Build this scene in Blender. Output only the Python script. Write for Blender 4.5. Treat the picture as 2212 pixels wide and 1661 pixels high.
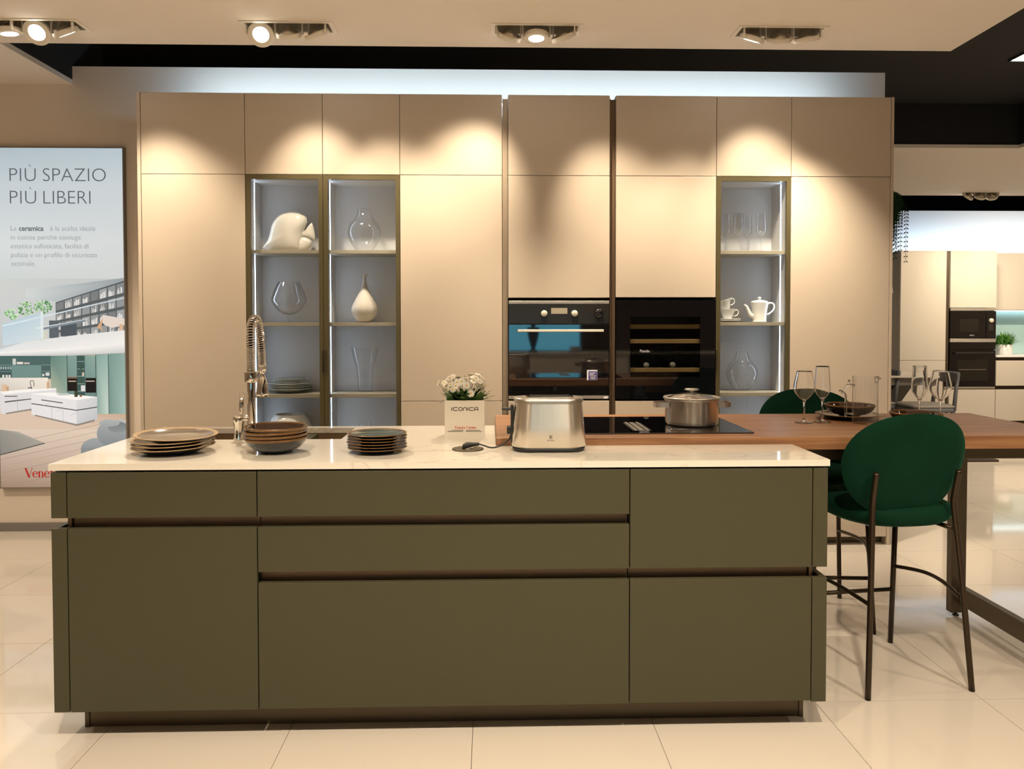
import bpy, bmesh, math, random
from mathutils import Vector, Matrix
random.seed(7)
for o in list(bpy.data.objects): bpy.data.objects.remove(o)
scene = bpy.context.scene
COL = scene.collection
PI = math.pi

# ------------------------------------------------------------------ camera
cd = bpy.data.cameras.new('camera'); cam = bpy.data.objects.new('camera', cd); COL.objects.link(cam)
YAW, PITCH, ROLL = .0276, .0265, -.0009
fw = Vector((math.sin(YAW)*math.cos(PITCH), math.cos(YAW)*math.cos(PITCH), -math.sin(PITCH)))
q = fw.to_track_quat('-Z', 'Y')
cam.rotation_euler = (q.to_matrix() @ Matrix.Rotation(ROLL, 3, 'Z')).to_euler()
cam.location = (0, 0, 1.35)
cd.sensor_width = 36; cd.lens = 1700/2212*36
cd.shift_y = -(830.5-740.24)/2212; cd.shift_x = -(1106.67-1106)/2212
cd.clip_start = .05; cd.clip_end = 60
scene.camera = cam

# ------------------------------------------------------------------ world, exposure
w = bpy.data.worlds.new('world'); scene.world = w; w.use_nodes = True
w.node_tree.nodes['Background'].inputs[0].default_value = (1, .86, .7, 1)
w.node_tree.nodes['Background'].inputs[1].default_value = .02
vs = scene.view_settings
vs.view_transform = 'Standard'; vs.look = 'None'; vs.gamma = 1; vs.use_curve_mapping = False
vs.exposure = 0.0
cy = scene.cycles; cy.max_bounces = 16; cy.transmission_bounces = 14; cy.transparent_max_bounces = 32; cy.diffuse_bounces = 5; cy.glossy_bounces = 6
WARM = (1.0, .835, .63)
COOL = (.60, .80, 1.0)

def spot(name, loc, target, power, size=70, blend=1.0, color=WARM, radius=.045):
    l = bpy.data.lights.new(name, 'SPOT'); l.energy = power; l.color = color
    l.spot_size = math.radians(size); l.spot_blend = blend; l.shadow_soft_size = radius
    o = bpy.data.objects.new(name, l); COL.objects.link(o); o.location = loc
    o.rotation_euler = (Vector(target)-Vector(loc)).to_track_quat('-Z', 'Y').to_euler()
    return o
# unseen spots: the aisle row, plus fill added at the sides and behind the camera
for x, y, tx, ty, p in ((-2.3, .9, -2.1, 1.3, 150), (-.75, .9, -.7, 1.4, 240), (.7, .9, .7, 1.4, 320), (2.1, .9, 1.9, 1.6, 190),
                        (-1.6, -1.4, -1.6, -1.2, 240), (.6, -1.4, .6, -1.2, 260), (2.8, -1.2, 2.8, -1.0, 220), (-3.6, 1.8, -3.4, 3.0, 85), (-3.7, 3.6, -3.3, 4.4, 190), (3.6, 1.2, 3.3, 2.6, 90)):
    spot('unseen_spot', (x, y, 2.84), (tx, ty, 0), p, 105)
for x, y, p in ((4.3, 4.3, 75), (3.6, 3.0, 60), (5.6, 6.0, 420)):  # unseen fill spots added to brighten the right side and the rear
    spot('unseen_spot', (x, y, 2.8), (x-.1, y+.4, 0), p, 110)

# ------------------------------------------------------------------ materials
def s2l(c):
    return tuple(((v/255)/12.92 if v/255 <= .04045 else ((v/255+.055)/1.055)**2.4) for v in c)
MATS = {}
def mat(name, col, rough=.5, metal=0, spec=.5, noise=None, bump=None, coat=0, sheen=0, trans=0, ior=1.5, emit=None, aniso=0):
    m = bpy.data.materials.new(name); m.use_nodes = True; nt = m.node_tree; b = nt.nodes['Principled BSDF']
    b.inputs['Base Color'].default_value = (*col, 1); b.inputs['Roughness'].default_value = rough
    b.inputs['Metallic'].default_value = metal; b.inputs['Specular IOR Level'].default_value = spec
    b.inputs['IOR'].default_value = ior; b.inputs['Transmission Weight'].default_value = trans
    b.inputs['Coat Weight'].default_value = coat; b.inputs['Coat Roughness'].default_value = .03
    if sheen:
        b.inputs['Sheen Weight'].default_value = sheen; b.inputs['Sheen Roughness'].default_value = .35
    if emit:
        b.inputs['Emission Color'].default_value = (*emit[0], 1); b.inputs['Emission Strength'].default_value = emit[1]
    tc = nt.nodes.new('ShaderNodeTexCoord')
    if noise:   # (scale, amount, stretch xyz)
        sc, am, st = noise
        mp = nt.nodes.new('ShaderNodeMapping'); mp.inputs['Scale'].default_value = st
        n = nt.nodes.new('ShaderNodeTexNoise'); n.inputs['Scale'].default_value = sc; n.inputs['Detail'].default_value = 5
        mx = nt.nodes.new('ShaderNodeMix'); mx.data_type = 'RGBA'
        mx.inputs[6].default_value = tuple(c*(1-am) for c in col)+(1,); mx.inputs[7].default_value = tuple(min(1, c*(1+am)) for c in col)+(1,)
        nt.links.new(tc.outputs['Object'], mp.inputs[0]); nt.links.new(mp.outputs[0], n.inputs['Vector'])
        nt.links.new(n.outputs['Fac'], mx.inputs[0]); nt.links.new(mx.outputs[2], b.inputs['Base Color'])
    if bump:    # (scale, strength, stretch)
        mp = nt.nodes.new('ShaderNodeMapping'); mp.inputs['Scale'].default_value = bump[2]
        n = nt.nodes.new('ShaderNodeTexNoise'); n.inputs['Scale'].default_value = bump[0]; n.inputs['Detail'].default_value = 3
        bp = nt.nodes.new('ShaderNodeBump'); bp.inputs['Strength'].default_value = bump[1]; bp.inputs['Distance'].default_value = .002
        nt.links.new(tc.outputs['Object'], mp.inputs[0]); nt.links.new(mp.outputs[0], n.inputs['Vector'])
        nt.links.new(n.outputs['Fac'], bp.inputs['Height']); nt.links.new(bp.outputs[0], b.inputs['Normal'])
    MATS[name] = m
    return m
def brushed(name, col, rough=.30, an=.8, rot=.25):
    mat(name, col, rough, metal=1, bump=(34, .30, (1, 1, .03))); nt = MATS[name].node_tree; b = nt.nodes['Principled BSDF']
    tg = nt.nodes.new('ShaderNodeTangent'); tg.direction_type = 'RADIAL'; tg.axis = 'Z'; nt.links.new(tg.outputs[0], b.inputs['Tangent'])
    b.inputs['Anisotropic'].default_value = an; b.inputs['Anisotropic Rotation'].default_value = rot
def emat(name, col, strength):
    m = bpy.data.materials.new(name); m.use_nodes = True; nt = m.node_tree; nt.nodes.clear()
    e = nt.nodes.new('ShaderNodeEmission'); o = nt.nodes.new('ShaderNodeOutputMaterial')
    e.inputs[0].default_value = (*col, 1); e.inputs[1].default_value = strength
    nt.links.new(e.outputs[0], o.inputs[0]); MATS[name] = m; return m
def pane_mat(name, tint=(1, 1, 1), f0=.05, k=.7):
    # architectural glass: clear, reflecting more towards grazing angles, the same from both faces
    m = bpy.data.materials.new(name); m.use_nodes = True; nt = m.node_tree; nt.nodes.clear()
    t = nt.nodes.new('ShaderNodeBsdfTransparent'); t.inputs[0].default_value = (*tint, 1)
    g = nt.nodes.new('ShaderNodeBsdfGlossy'); g.inputs['Roughness'].default_value = 0
    lw = nt.nodes.new('ShaderNodeLayerWeight'); lw.inputs['Blend'].default_value = .5
    p = nt.nodes.new('ShaderNodeMath'); p.operation = 'POWER'; p.inputs[1].default_value = 5
    a = nt.nodes.new('ShaderNodeMath'); a.operation = 'MULTIPLY_ADD'; a.inputs[1].default_value = k; a.inputs[2].default_value = f0
    mx = nt.nodes.new('ShaderNodeMixShader'); o = nt.nodes.new('ShaderNodeOutputMaterial')
    nt.links.new(lw.outputs['Facing'], p.inputs[0]); nt.links.new(p.outputs[0], a.inputs[0]); nt.links.new(a.outputs[0], mx.inputs[0])
    nt.links.new(t.outputs[0], mx.inputs[1]); nt.links.new(g.outputs[0], mx.inputs[2])
    nt.links.new(mx.outputs[0], o.inputs[0]); MATS[name] = m; return m
mat('sand_lacquer', (.55, .465, .37), .42, noise=(3, .02, (1, 1, 1)), bump=(900, .08, (1, 1, 1)))
mat('sand_edge', (.50, .41, .31), .5)
mat('paint_wall', (.70, .61, .52), .85, noise=(2, .02, (1, 1, 1)))
mat('paint_white', (.80, .80, .80), .9)
mat('paint_ceiling', (.78, .71, .63), .9, noise=(1.5, .02, (1, 1, 1)))
mat('black_void', (.012, .012, .013), .8)
mat('black_beam', (.03, .03, .035), .7)
mat('grey_skirting', (.20, .18, .16), .5)
mat('grout', (.30, .26, .21), .8)
mat('tile_porcelain', (.61, .555, .485), .06, spec=.6, noise=(1.3, .05, (1, 1, 1)))
mat('olive_lacquer', (.060, .056, .031), .48, spec=.22, noise=(2, .03, (1, 1, 1)), bump=(900, .05, (1, 1, 1)))
mat('bronze', (.115, .088, .055), .38, metal=.6, noise=(300, .08, (1, 1, 1)))
mat('gola_bronze', (.19, .125, .075), .45, metal=.5)
mat('olive_frame', (.16, .135, .07), .35, metal=.6)
mat('champagne', (.42, .34, .25), .4, metal=.3)  # bronze channel colour paled for the light it catches
mat('dark_gap', (.02, .018, .015), .7)
mat('vitrine_grey', (.60, .60, .60), .6)
mat('shelf_taupe', (.36, .32, .24), .5)
mat('black_glass', (.004, .004, .005), .03, spec=.7, ior=1.7, coat=.5)
mat('black_plastic', (.015, .015, .015), .45)
brushed('steel', (.74, .68, .60))
mat('steel_soft', (.60, .56, .50), .32, metal=1, bump=(60, .12, (1, 1, 60)))
mat('chrome', (.82, .78, .72), .06, metal=1)
mat('aluminium', (.72, .66, .58), .35, metal=.85)
mat('cream_steel', (.80, .74, .62), .4, metal=.3)
mat('lamp_white', (.80, .74, .64), .45)
mat('lamp_back', (.60, .54, .46), .28, metal=.8)
mat('recess_dark', (.48, .43, .34), .7)
emat('lamp_glow', (1, .93, .80), 16)
emat('led_cool', COOL, 5.0)
emat('cooler_fill', (1, .85, .6), 12)
emat('led_vitrine', (.66, .81, 1), 22)
emat('led_far', (.75, .88, 1), 5.0)
emat('cyan_panel', (.20, .72, .95), 2.0)
mat('cyan_far', (.46, .68, .68), .25, coat=.5)
emat('led_under', (.78, .93, 1), 9)
mat('ceramic_cream', (.78, .74, .66), .12, spec=.6)
mat('ceramic_white', (.80, .80, .78), .15, spec=.6)
mat('ceramic_matt', (.62, .56, .48), .55)
mat('plate_sage', (.42, .45, .42), .25)
mat('glaze_brown', (.034, .013, .006), .06, spec=.8, noise=(14, .6, (1, 1, 1)))
mat('glaze_dark', (.018, .022, .026), .10, spec=.8, noise=(10, .4, (1, 1, 1)))
mat('glaze_taupe', (.20, .165, .13), .12, spec=.8, noise=(8, .3, (1, 1, 1)))
mat('glaze_teal', (.06, .085, .08), .10, spec=.8, noise=(12, .5, (1, 1, 1)))
mat('rim_gold', (.17, .085, .028), .2, noise=(120, .5, (1, 1, 1)))
mat('rim_sand', (.40, .27, .14), .35, noise=(80, .3, (1, 1, 1)))
mat('velvet_green', (.0015, .026, .012), .85, spec=.12, sheen=.22, noise=(7, .35, (1, 1, 1)))
MATS['velvet_green'].node_tree.nodes['Principled BSDF'].inputs['Sheen Tint'].default_value = (.10, .55, .32, 1)
mat('stool_metal', (.05, .034, .020), .32, metal=.7)
mat('clear_glass', (1, 1, 1), .0, trans=1, ior=1.45)
pane_mat('pane', (.96, .97, .975), .03)
def thin_glass_mat(name):
    m = bpy.data.materials.new(name); m.use_nodes = True; nt = m.node_tree; nt.nodes.clear()
    t = nt.nodes.new('ShaderNodeBsdfTransparent'); t.inputs[0].default_value = (.98, .985, .99, 1)
    g = nt.nodes.new('ShaderNodeBsdfGlossy'); g.inputs['Roughness'].default_value = .07
    lw = nt.nodes.new('ShaderNodeLayerWeight'); lw.inputs['Blend'].default_value = .5
    p = nt.nodes.new('ShaderNodeMath'); p.operation = 'POWER'; p.inputs[1].default_value = 2.6
    a = nt.nodes.new('ShaderNodeMath'); a.operation = 'MULTIPLY_ADD'; a.inputs[1].default_value = .75; a.inputs[2].default_value = .045
    mx = nt.nodes.new('ShaderNodeMixShader'); o = nt.nodes.new('ShaderNodeOutputMaterial')
    nt.links.new(lw.outputs['Facing'], p.inputs[0]); nt.links.new(p.outputs[0], a.inputs[0]); nt.links.new(a.outputs[0], mx.inputs[0])
    nt.links.new(t.outputs[0], mx.inputs[1]); nt.links.new(g.outputs[0], mx.inputs[2]); nt.links.new(mx.outputs[0], o.inputs[0]); MATS[name] = m
thin_glass_mat('thin_glass')
mat('card_white', (.78, .72, .62), .5)
mat('ink_brown', (.06, .045, .035), .6)
mat('ink_red', (.62, .03, .025), .5)
mat('ink_grey', (.14, .18, .22), .6, emit=((.10, .14, .18), .5))
mat('ink_pale', (.25, .28, .31), .6, emit=((.25, .28, .31), .4))
mat('leaf_green', (.045, .11, .018), .5, noise=(30, .4, (1, 1, 1)))
mat('leaf_dark', (.02, .06, .012), .5)
mat('leaf_bright', (.10, .30, .04), .5)
mat('stem_green', (.05, .09, .02), .6)
mat('petal_white', (.80, .78, .70), .6)
mat('petal_yellow', (.75, .45, .02), .6)
mat('soil', (.03, .02, .012), .9)
mat('grey_plastic', (.13, .135, .15), .5)
mat('grey_seat', (.33, .30, .27), .6)
mat('grey_table', (.22, .20, .175), .55)
mat('side_grey', (.48, .43, .36), .6)
mat('far_cream', (.66, .60, .51), .5)
mat('rug_brown', (.045, .03, .022), .95, noise=(60, .5, (1, 1, 1)), bump=(80, 1, (1, 1, 1)))
mat('rug_edge', (.50, .44, .36), .8)
mat('label_purple', (.06, .045, .22), .5)
mat('label_white', (.75, .74, .78), .5)
mat('trim_lit', (.5, .5, .5), .5)
mat('display_grey', (.02, .017, .013), .25)
mat('beech', (.52, .36, .16), .5, noise=(10, .15, (1, 20, 20)))
mat('walnut_dark', (.06, .028, .012), .4, noise=(6, .3, (12, 12, 1)))
mat('sink_brown', (.22, .15, .08), .42, metal=.5)
mat('cooler_inside', (.012, .012, .012), .6)

def wood_mat(name, a, b, c):
    m = bpy.data.materials.new(name); m.use_nodes = True; nt = m.node_tree; p = nt.nodes['Principled BSDF']
    tc = nt.nodes.new('ShaderNodeTexCoord'); mp = nt.nodes.new('ShaderNodeMapping'); mp.inputs['Scale'].default_value = (1.1, 14, 26)
    n = nt.nodes.new('ShaderNodeTexNoise'); n.inputs['Scale'].default_value = 2.2; n.inputs['Detail'].default_value = 8; n.inputs['Distortion'].default_value = .6
    r = nt.nodes.new('ShaderNodeValToRGB'); e = r.color_ramp.elements
    e[0].position = .32; e[0].color = (*a, 1); e[1].position = .72; e[1].color = (*c, 1); k = e.new(.5); k.color = (*b, 1)
    nt.links.new(tc.outputs['Object'], mp.inputs[0]); nt.links.new(mp.outputs[0], n.inputs['Vector'])
    nt.links.new(n.outputs['Fac'], r.inputs[0]); nt.links.new(r.outputs[0], p.inputs['Base Color'])
    bp = nt.nodes.new('ShaderNodeBump'); bp.inputs['Strength'].default_value = .15; bp.inputs['Distance'].default_value = .001
    nt.links.new(n.outputs['Fac'], bp.inputs['Height']); nt.links.new(bp.outputs[0], p.inputs['Normal'])
    p.inputs['Roughness'].default_value = .42; MATS[name] = m
wood_mat('walnut_board', (.21, .095, .042), (.30, .142, .063), (.38, .195, .09))
def marble_mat(name):
    m = bpy.data.materials.new(name); m.use_nodes = True; nt = m.node_tree; p = nt.nodes['Principled BSDF']
    tc = nt.nodes.new('ShaderNodeTexCoord'); mp = nt.nodes.new('ShaderNodeMapping'); mp.inputs['Scale'].default_value = (1.0, 2.0, 1); mp.inputs['Rotation'].default_value = (0, 0, .5)
    n = nt.nodes.new('ShaderNodeTexNoise'); n.inputs['Scale'].default_value = 2.0; n.inputs['Detail'].default_value = 7; n.inputs['Distortion'].default_value = 1.2
    s = nt.nodes.new('ShaderNodeMath'); s.operation = 'SUBTRACT'; s.inputs[1].default_value = .5
    ab = nt.nodes.new('ShaderNodeMath'); ab.operation = 'ABSOLUTE'
    r = nt.nodes.new('ShaderNodeValToRGB'); e = r.color_ramp.elements
    e[0].position = 0; e[0].color = (.60, .54, .44, 1); e[1].position = .014; e[1].color = (.74, .70, .62, 1)
    nt.links.new(tc.outputs['Object'], mp.inputs[0]); nt.links.new(mp.outputs[0], n.inputs['Vector'])
    nt.links.new(n.outputs['Fac'], s.inputs[0]); nt.links.new(s.outputs[0], ab.inputs[0]); nt.links.new(ab.outputs[0], r.inputs[0])
    n2 = nt.nodes.new('ShaderNodeTexNoise'); n2.inputs['Scale'].default_value = 1.4
    r2 = nt.nodes.new('ShaderNodeValToRGB'); r2.color_ramp.elements[0].position = .42; r2.color_ramp.elements[1].position = .62
    mx = nt.nodes.new('ShaderNodeMix'); mx.data_type = 'RGBA'; mx.inputs[6].default_value = (.74, .70, .62, 1)
    nt.links.new(tc.outputs['Object'], n2.inputs['Vector']); nt.links.new(n2.outputs['Fac'], r2.inputs[0]); nt.links.new(r2.outputs[0], mx.inputs[0])
    nt.links.new(r.outputs[0], mx.inputs[7]); nt.links.new(mx.outputs[2], p.inputs['Base Color'])
    p.inputs['Roughness'].default_value = .07; p.inputs['Specular IOR Level'].default_value = .6; MATS[name] = m
marble_mat('marble')
def print_mat(name, strength):
    m = bpy.data.materials.new(name); m.use_nodes = True; nt = m.node_tree; p = nt.nodes['Principled BSDF']
    a = nt.nodes.new('ShaderNodeAttribute'); a.attribute_name = 'ink'
    k = nt.nodes.new('ShaderNodeVectorMath'); k.operation = 'SCALE'; k.inputs['Scale'].default_value = .45; nt.links.new(a.outputs['Color'], k.inputs[0]); nt.links.new(k.outputs[0], p.inputs['Base Color']); nt.links.new(a.outputs['Color'], p.inputs['Emission Color'])
    p.inputs['Emission Strength'].default_value = strength; p.inputs['Roughness'].default_value = .6; p.inputs['Specular IOR Level'].default_value = .2
    MATS[name] = m
print_mat('poster_print', .82)

# ------------------------------------------------------------------ helpers
class MB:
    def __init__(s): s.v = []; s.f = []; s.sm = []; s.mi = []; s.cur = 0
    def add(s, vs, fs, smooth=False):
        n = len(s.v); s.v += [tuple(v) for v in vs]
        for f in fs: s.f.append(tuple(i+n for i in f)); s.sm.append(smooth); s.mi.append(s.cur)
        return s
    def slot(s, i): s.cur = i; return s
    def box(s, x0, x1, y0, y1, z0, z1):
        if x0 > x1: x0, x1 = x1, x0
        return s.add([(x0,y0,z0),(x1,y0,z0),(x1,y1,z0),(x0,y1,z0),(x0,y0,z1),(x1,y0,z1),(x1,y1,z1),(x0,y1,z1)],
                     [(0,3,2,1),(4,5,6,7),(0,1,5,4),(1,2,6,5),(2,3,7,6),(3,0,4,7)])
    def bbox(s, x0, x1, y0, y1, z0, z1, b=.002):
        # box with chamfered edges
        bm = bmesh.new(); bmesh.ops.create_cube(bm, size=1)
        for v in bm.verts: v.co = Vector((x0+(v.co.x+.5)*(x1-x0), y0+(v.co.y+.5)*(y1-y0), z0+(v.co.z+.5)*(z1-z0)))
        b = min(b, abs(x1-x0)*.45, abs(y1-y0)*.45, abs(z1-z0)*.45)
        bmesh.ops.bevel(bm, geom=bm.edges[:], offset=b, segments=2, profile=.5, affect='EDGES')
        bm.verts.index_update()
        s.add([v.co[:] for v in bm.verts], [[v.index for v in f.verts] for f in bm.faces]); bm.free(); return s
    def lathe(s, prof, seg=32, c=(0, 0, 0), sx=1, sy=1, mod=None, M=None):
        vs = []; fs = []
        for k in range(seg):
            a = 2*PI*k/seg; m_ = mod(a) if mod else 1
            for r, z in prof:
                p = Vector((r*m_*math.cos(a)*sx, r*m_*math.sin(a)*sy, z))
                if M: p = M @ p
                vs.append((p.x+c[0], p.y+c[1], p.z+c[2]))
        n = len(prof)
        for k in range(seg):
            for i in range(n-1):
                a, b = k*n+i, ((k+1) % seg)*n+i
                fs.append((a, b, b+1, a+1))
        return s.add(vs, fs, True)
    def tube(s, pts, r, seg=10, cap=True, closed=False):
        pts = [Vector(p) for p in pts]; n = len(pts)
        rr = r if isinstance(r, (list, tuple)) else [r]*n
        vs = []; fs = []; up = None
        for i, p in enumerate(pts):
            if closed: t = pts[(i+1) % n]-pts[i-1]
            else: t = pts[min(i+1, n-1)]-pts[max(i-1, 0)]
            t.normalize()
            if up is None: up = t.orthogonal().normalized()
            else: up = (up-t*up.dot(t)).normalized()
            w_ = t.cross(up)
            for k in range(seg):
                a = 2*PI*k/seg; vs.append(p+(up*math.cos(a)+w_*math.sin(a))*rr[i])
        for i in range(n if closed else n-1):
            j = (i+1) % n
            for k in range(seg):
                l = (k+1) % seg; fs.append((i*seg+k, i*seg+l, j*seg+l, j*seg+k))
        if cap and not closed:
            fs.append(tuple(range(seg))[::-1]); fs.append(tuple((n-1)*seg+k for k in range(seg)))
        return s.add(vs, fs, True)
    def prism(s, poly, h0, h1, axis='z', smooth=False):
        n = len(poly); T = {'z': lambda u, v, h: (u, v, h), 'y': lambda u, v, h: (u, h, v), 'x': lambda u, v, h: (h, u, v)}[axis]
        vs = [T(u, v, h0) for u, v in poly]+[T(u, v, h1) for u, v in poly]
        s.add(vs, [tuple(range(n))[::-1], tuple(range(n, 2*n))])
        k = len(s.v)-2*n
        for i in range(n):
            j = (i+1) % n; s.f.append((k+i, k+j, k+n+j, k+n+i)); s.sm.append(smooth); s.mi.append(s.cur)
        return s
    def loft(s, rings, cap=True, smooth=True):
        n = len(rings[0]); vs = [p for r in rings for p in r]; fs = []
        for i in range(len(rings)-1):
            for k in range(n):
                l = (k+1) % n; fs.append((i*n+k, i*n+l, (i+1)*n+l, (i+1)*n+k))
        if cap: fs.append(tuple(range(n))[::-1]); fs.append(tuple((len(rings)-1)*n+k for k in range(n)))
        return s.add(vs, fs, smooth)
ROOT = {}
def finish(o, label=None, cat=None, group=None, kind=None):
    if label: o['label'] = label
    if cat: o['category'] = cat
    if group: o['group'] = group
    if kind: o['kind'] = kind
    return o
def build(name, mb, m, parent=None, world=True, origin=None, label=None, cat=None, group=None, kind=None, sub=0, autos=None, matrix=None):
    off = Vector((0, 0, 0))
    if world and parent is not None: off = ROOT[parent.name]
    if parent is None and origin is not None: off = Vector(origin)
    me = bpy.data.meshes.new(name)
    vs = [Vector(v)-off for v in mb.v]
    me.from_pydata([v[:] for v in vs], [], mb.f)
    mats = m if isinstance(m, (list, tuple)) else [m]
    for k in mats: me.materials.append(MATS[k])
    me.polygons.foreach_set('use_smooth', mb.sm); me.polygons.foreach_set('material_index', mb.mi)
    me.update()
    bm = bmesh.new(); bm.from_mesh(me); bmesh.ops.recalc_face_normals(bm, faces=bm.faces[:]); bm.to_mesh(me); bm.free()
    if any(mb.sm) and not all(mb.sm) or autos:
        try: me.set_sharp_from_angle(angle=math.radians(autos or 40))
        except Exception: pass
    o = bpy.data.objects.new(name, me); COL.objects.link(o)
    if parent is not None: o.parent = parent; ROOT[o.name] = ROOT[parent.name]
    else:
        o.location = off; ROOT[o.name] = off
    if sub:
        md = o.modifiers.new('sub', 'SUBSURF'); md.levels = sub; md.render_levels = sub
    return finish(o, label, cat, group, kind)
def thing(name, label, cat, loc, rotz=0, group=None):
    o = bpy.data.objects.new(name, None); COL.objects.link(o); o.location = loc; o.rotation_euler = (0, 0, rotz)
    o.empty_display_size = .1; ROOT[o.name] = Vector(loc)
    return finish(o, label, cat, group)
def dup(src, loc, rotz=None, label=None, group=None):
    def cp(o, par):
        c = o.copy(); COL.objects.link(c)
        c.parent = par
        for ch in list(o.children): cp(ch, c)
        return c
    c = cp(src, None); c.location = loc
    if rotz is not None: c.rotation_euler = (0, 0, rotz)
    if label: c['label'] = label
    if group: c['group'] = group
    ROOT[c.name] = Vector(loc)
    return c
def struct(name, mb, m, **k): return build(name, mb, m, kind='structure', **k)
def slab_rects(X0, X1, Y0, Y1, holes):
    xs = sorted(set([X0, X1]+[h[i] for h in holes for i in (0, 1)])); ys = sorted(set([Y0, Y1]+[h[i] for h in holes for i in (2, 3)]))
    out = []
    for j in range(len(ys)-1):
        run = None
        for i in range(len(xs)-1):
            cx_, cy_ = (xs[i]+xs[i+1])/2, (ys[j]+ys[j+1])/2
            inside = any(h[0] < cx_ < h[1] and h[2] < cy_ < h[3] for h in holes)
            if not inside:
                if run: run[1] = xs[i+1]
                else: run = [xs[i], xs[i+1]]
            if inside and run: out.append((*run, ys[j], ys[j+1])); run = None
        if run: out.append((*run, ys[j], ys[j+1]))
    return out
def arc(cx_, cy_, r, a0, a1, n, ry=None):
    return [(cx_+r*math.cos(math.radians(a0+(a1-a0)*i/n)), cy_+(ry or r)*math.sin(math.radians(a0+(a1-a0)*i/n))) for i in range(n+1)]
def rrect(w_, d, r, n=6, cx_=0, cy_=0):
    p = []
    for sx, sy, a in ((1, 1, 0), (-1, 1, 90), (-1, -1, 180), (1, -1, 270)):
        p += arc(cx_+sx*(w_/2-r), cy_+sy*(d/2-r), r, a, a+90, n)
    return p
def text_mb(txt, size, x, z, y, align='LEFT', offset=0.0, mb=None, spacing=1.0):
    cu = bpy.data.curves.new('t', 'FONT'); cu.body = txt; cu.size = size; cu.align_x = align; cu.offset = offset; cu.space_character = spacing; cu.resolution_u = 4
    ob = bpy.data.objects.new('t', cu); COL.objects.link(ob)
    dg = bpy.context.evaluated_depsgraph_get(); me = bpy.data.meshes.new_from_object(ob.evaluated_get(dg))
    mb = mb or MB()
    mb.add([(x+v.co.x, y, z+v.co.y) for v in me.vertices], [tuple(p.vertices) for p in me.polygons])
    bpy.data.objects.remove(ob); bpy.data.curves.remove(cu); bpy.data.meshes.remove(me)
    return mb
def ribbon2d(pts, wd):
    n = len(pts); L = []; R = []
    for i in range(n):
        a = pts[max(i-1, 0)]; b = pts[min(i+1, n-1)]; dx, dy = b[0]-a[0], b[1]-a[1]; l = math.hypot(dx, dy) or 1
        w_ = (wd[i] if isinstance(wd, (list, tuple)) else wd)/2
        L.append((pts[i][0]-dy/l*w_, pts[i][1]+dx/l*w_)); R.append((pts[i][0]+dy/l*w_, pts[i][1]-dx/l*w_))
    return [(L[i], L[i+1], R[i+1], R[i]) for i in range(n-1)]
def quads_to(mb, quads, x, z, y, s):
    for qd in quads: mb.add([(x+u*s, y, z+v*s) for u, v in qd], [(0, 1, 2, 3)])
def serif_logo(txt, mb, x, z, y, s):
    # high-contrast serif letters drawn stroke by stroke (x-height .5, capitals .74)
    T, t = .13, .03
    def ring(cx_, cy_, rx, ry, a0, a1, n=14):
        P = arc(cx_, cy_, rx, a0, a1, n, ry); W = [t+(T-t)*abs(math.cos(math.radians(a0+(a1-a0)*i/n)))**1.5 for i in range(n+1)]
        return ribbon2d(P, W)
    def ln(x0, y0, x1, y1, w_): return ribbon2d([(x0, y0), (x1, y1)], w_)
    def glyph(c):
        if c == 'V': return ln(.06, .74, .34, 0, .15)+ln(.34, 0, .58, .74, .04)+ln(-.04, .73, .2, .73, .03)+ln(.48, .73, .68, .73, .03), .60
        if c == 'e': return ring(.22, .25, .17, .24, 8, 320)+ln(.08, .27, .40, .27, .035), .45
        if c == 'n': return ln(.09, 0, .09, .48, T)+ring(.22, .30, .14, .18, 140, 0, 8)+ln(.36, .30, .36, 0, T)+ln(0, .01, .19, .01, .025)+ln(.26, .01, .46, .01, .025)+ln(0, .47, .09, .47, .03), .48
        if c == 't': return ln(.13, .08, .13, .66, T)+ring(.22, .10, .09, .09, 180, 320, 6)+ln(.02, .47, .30, .47, .035), .33
        if c == 'a': return ln(.34, .06, .34, .36, T)+ring(.22, .34, .12, .15, 0, 160, 8)+ring(.19, .15, .12, .14, 60, 330, 10)+ln(.34, .03, .44, .03, .05), .46
        if c == 'C': return ring(.34, .37, .28, .37, 48, 312)+ln(.52, .50, .52, .72, .05)+ln(.52, .04, .52, .2, .04), .66
        if c == 'u': return ln(.09, .18, .09, .48, T)+ring(.22, .17, .13, .17, 180, 330, 8)+ln(.36, 0, .36, .48, T)+ln(.36, .02, .46, .02, .04)+ln(0, .47, .09, .47, .03)+ln(.27, .47, .36, .47, .03), .48
        if c == 'c': return ring(.22, .25, .17, .24, 40, 320)+ring(.33, .38, .03, .03, 0, 360, 6), .42
        if c == 'i': return ln(.09, 0, .09, .48, T)+ln(0, .01, .19, .01, .025)+ln(0, .47, .09, .47, .03)+ln(.09, .60, .09, .72, .11), .23
        return [], .24
    for c in txt:
        qs, adv = glyph(c); quads_to(mb, qs, x, z, y, s); x += adv*s
    return x

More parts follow.
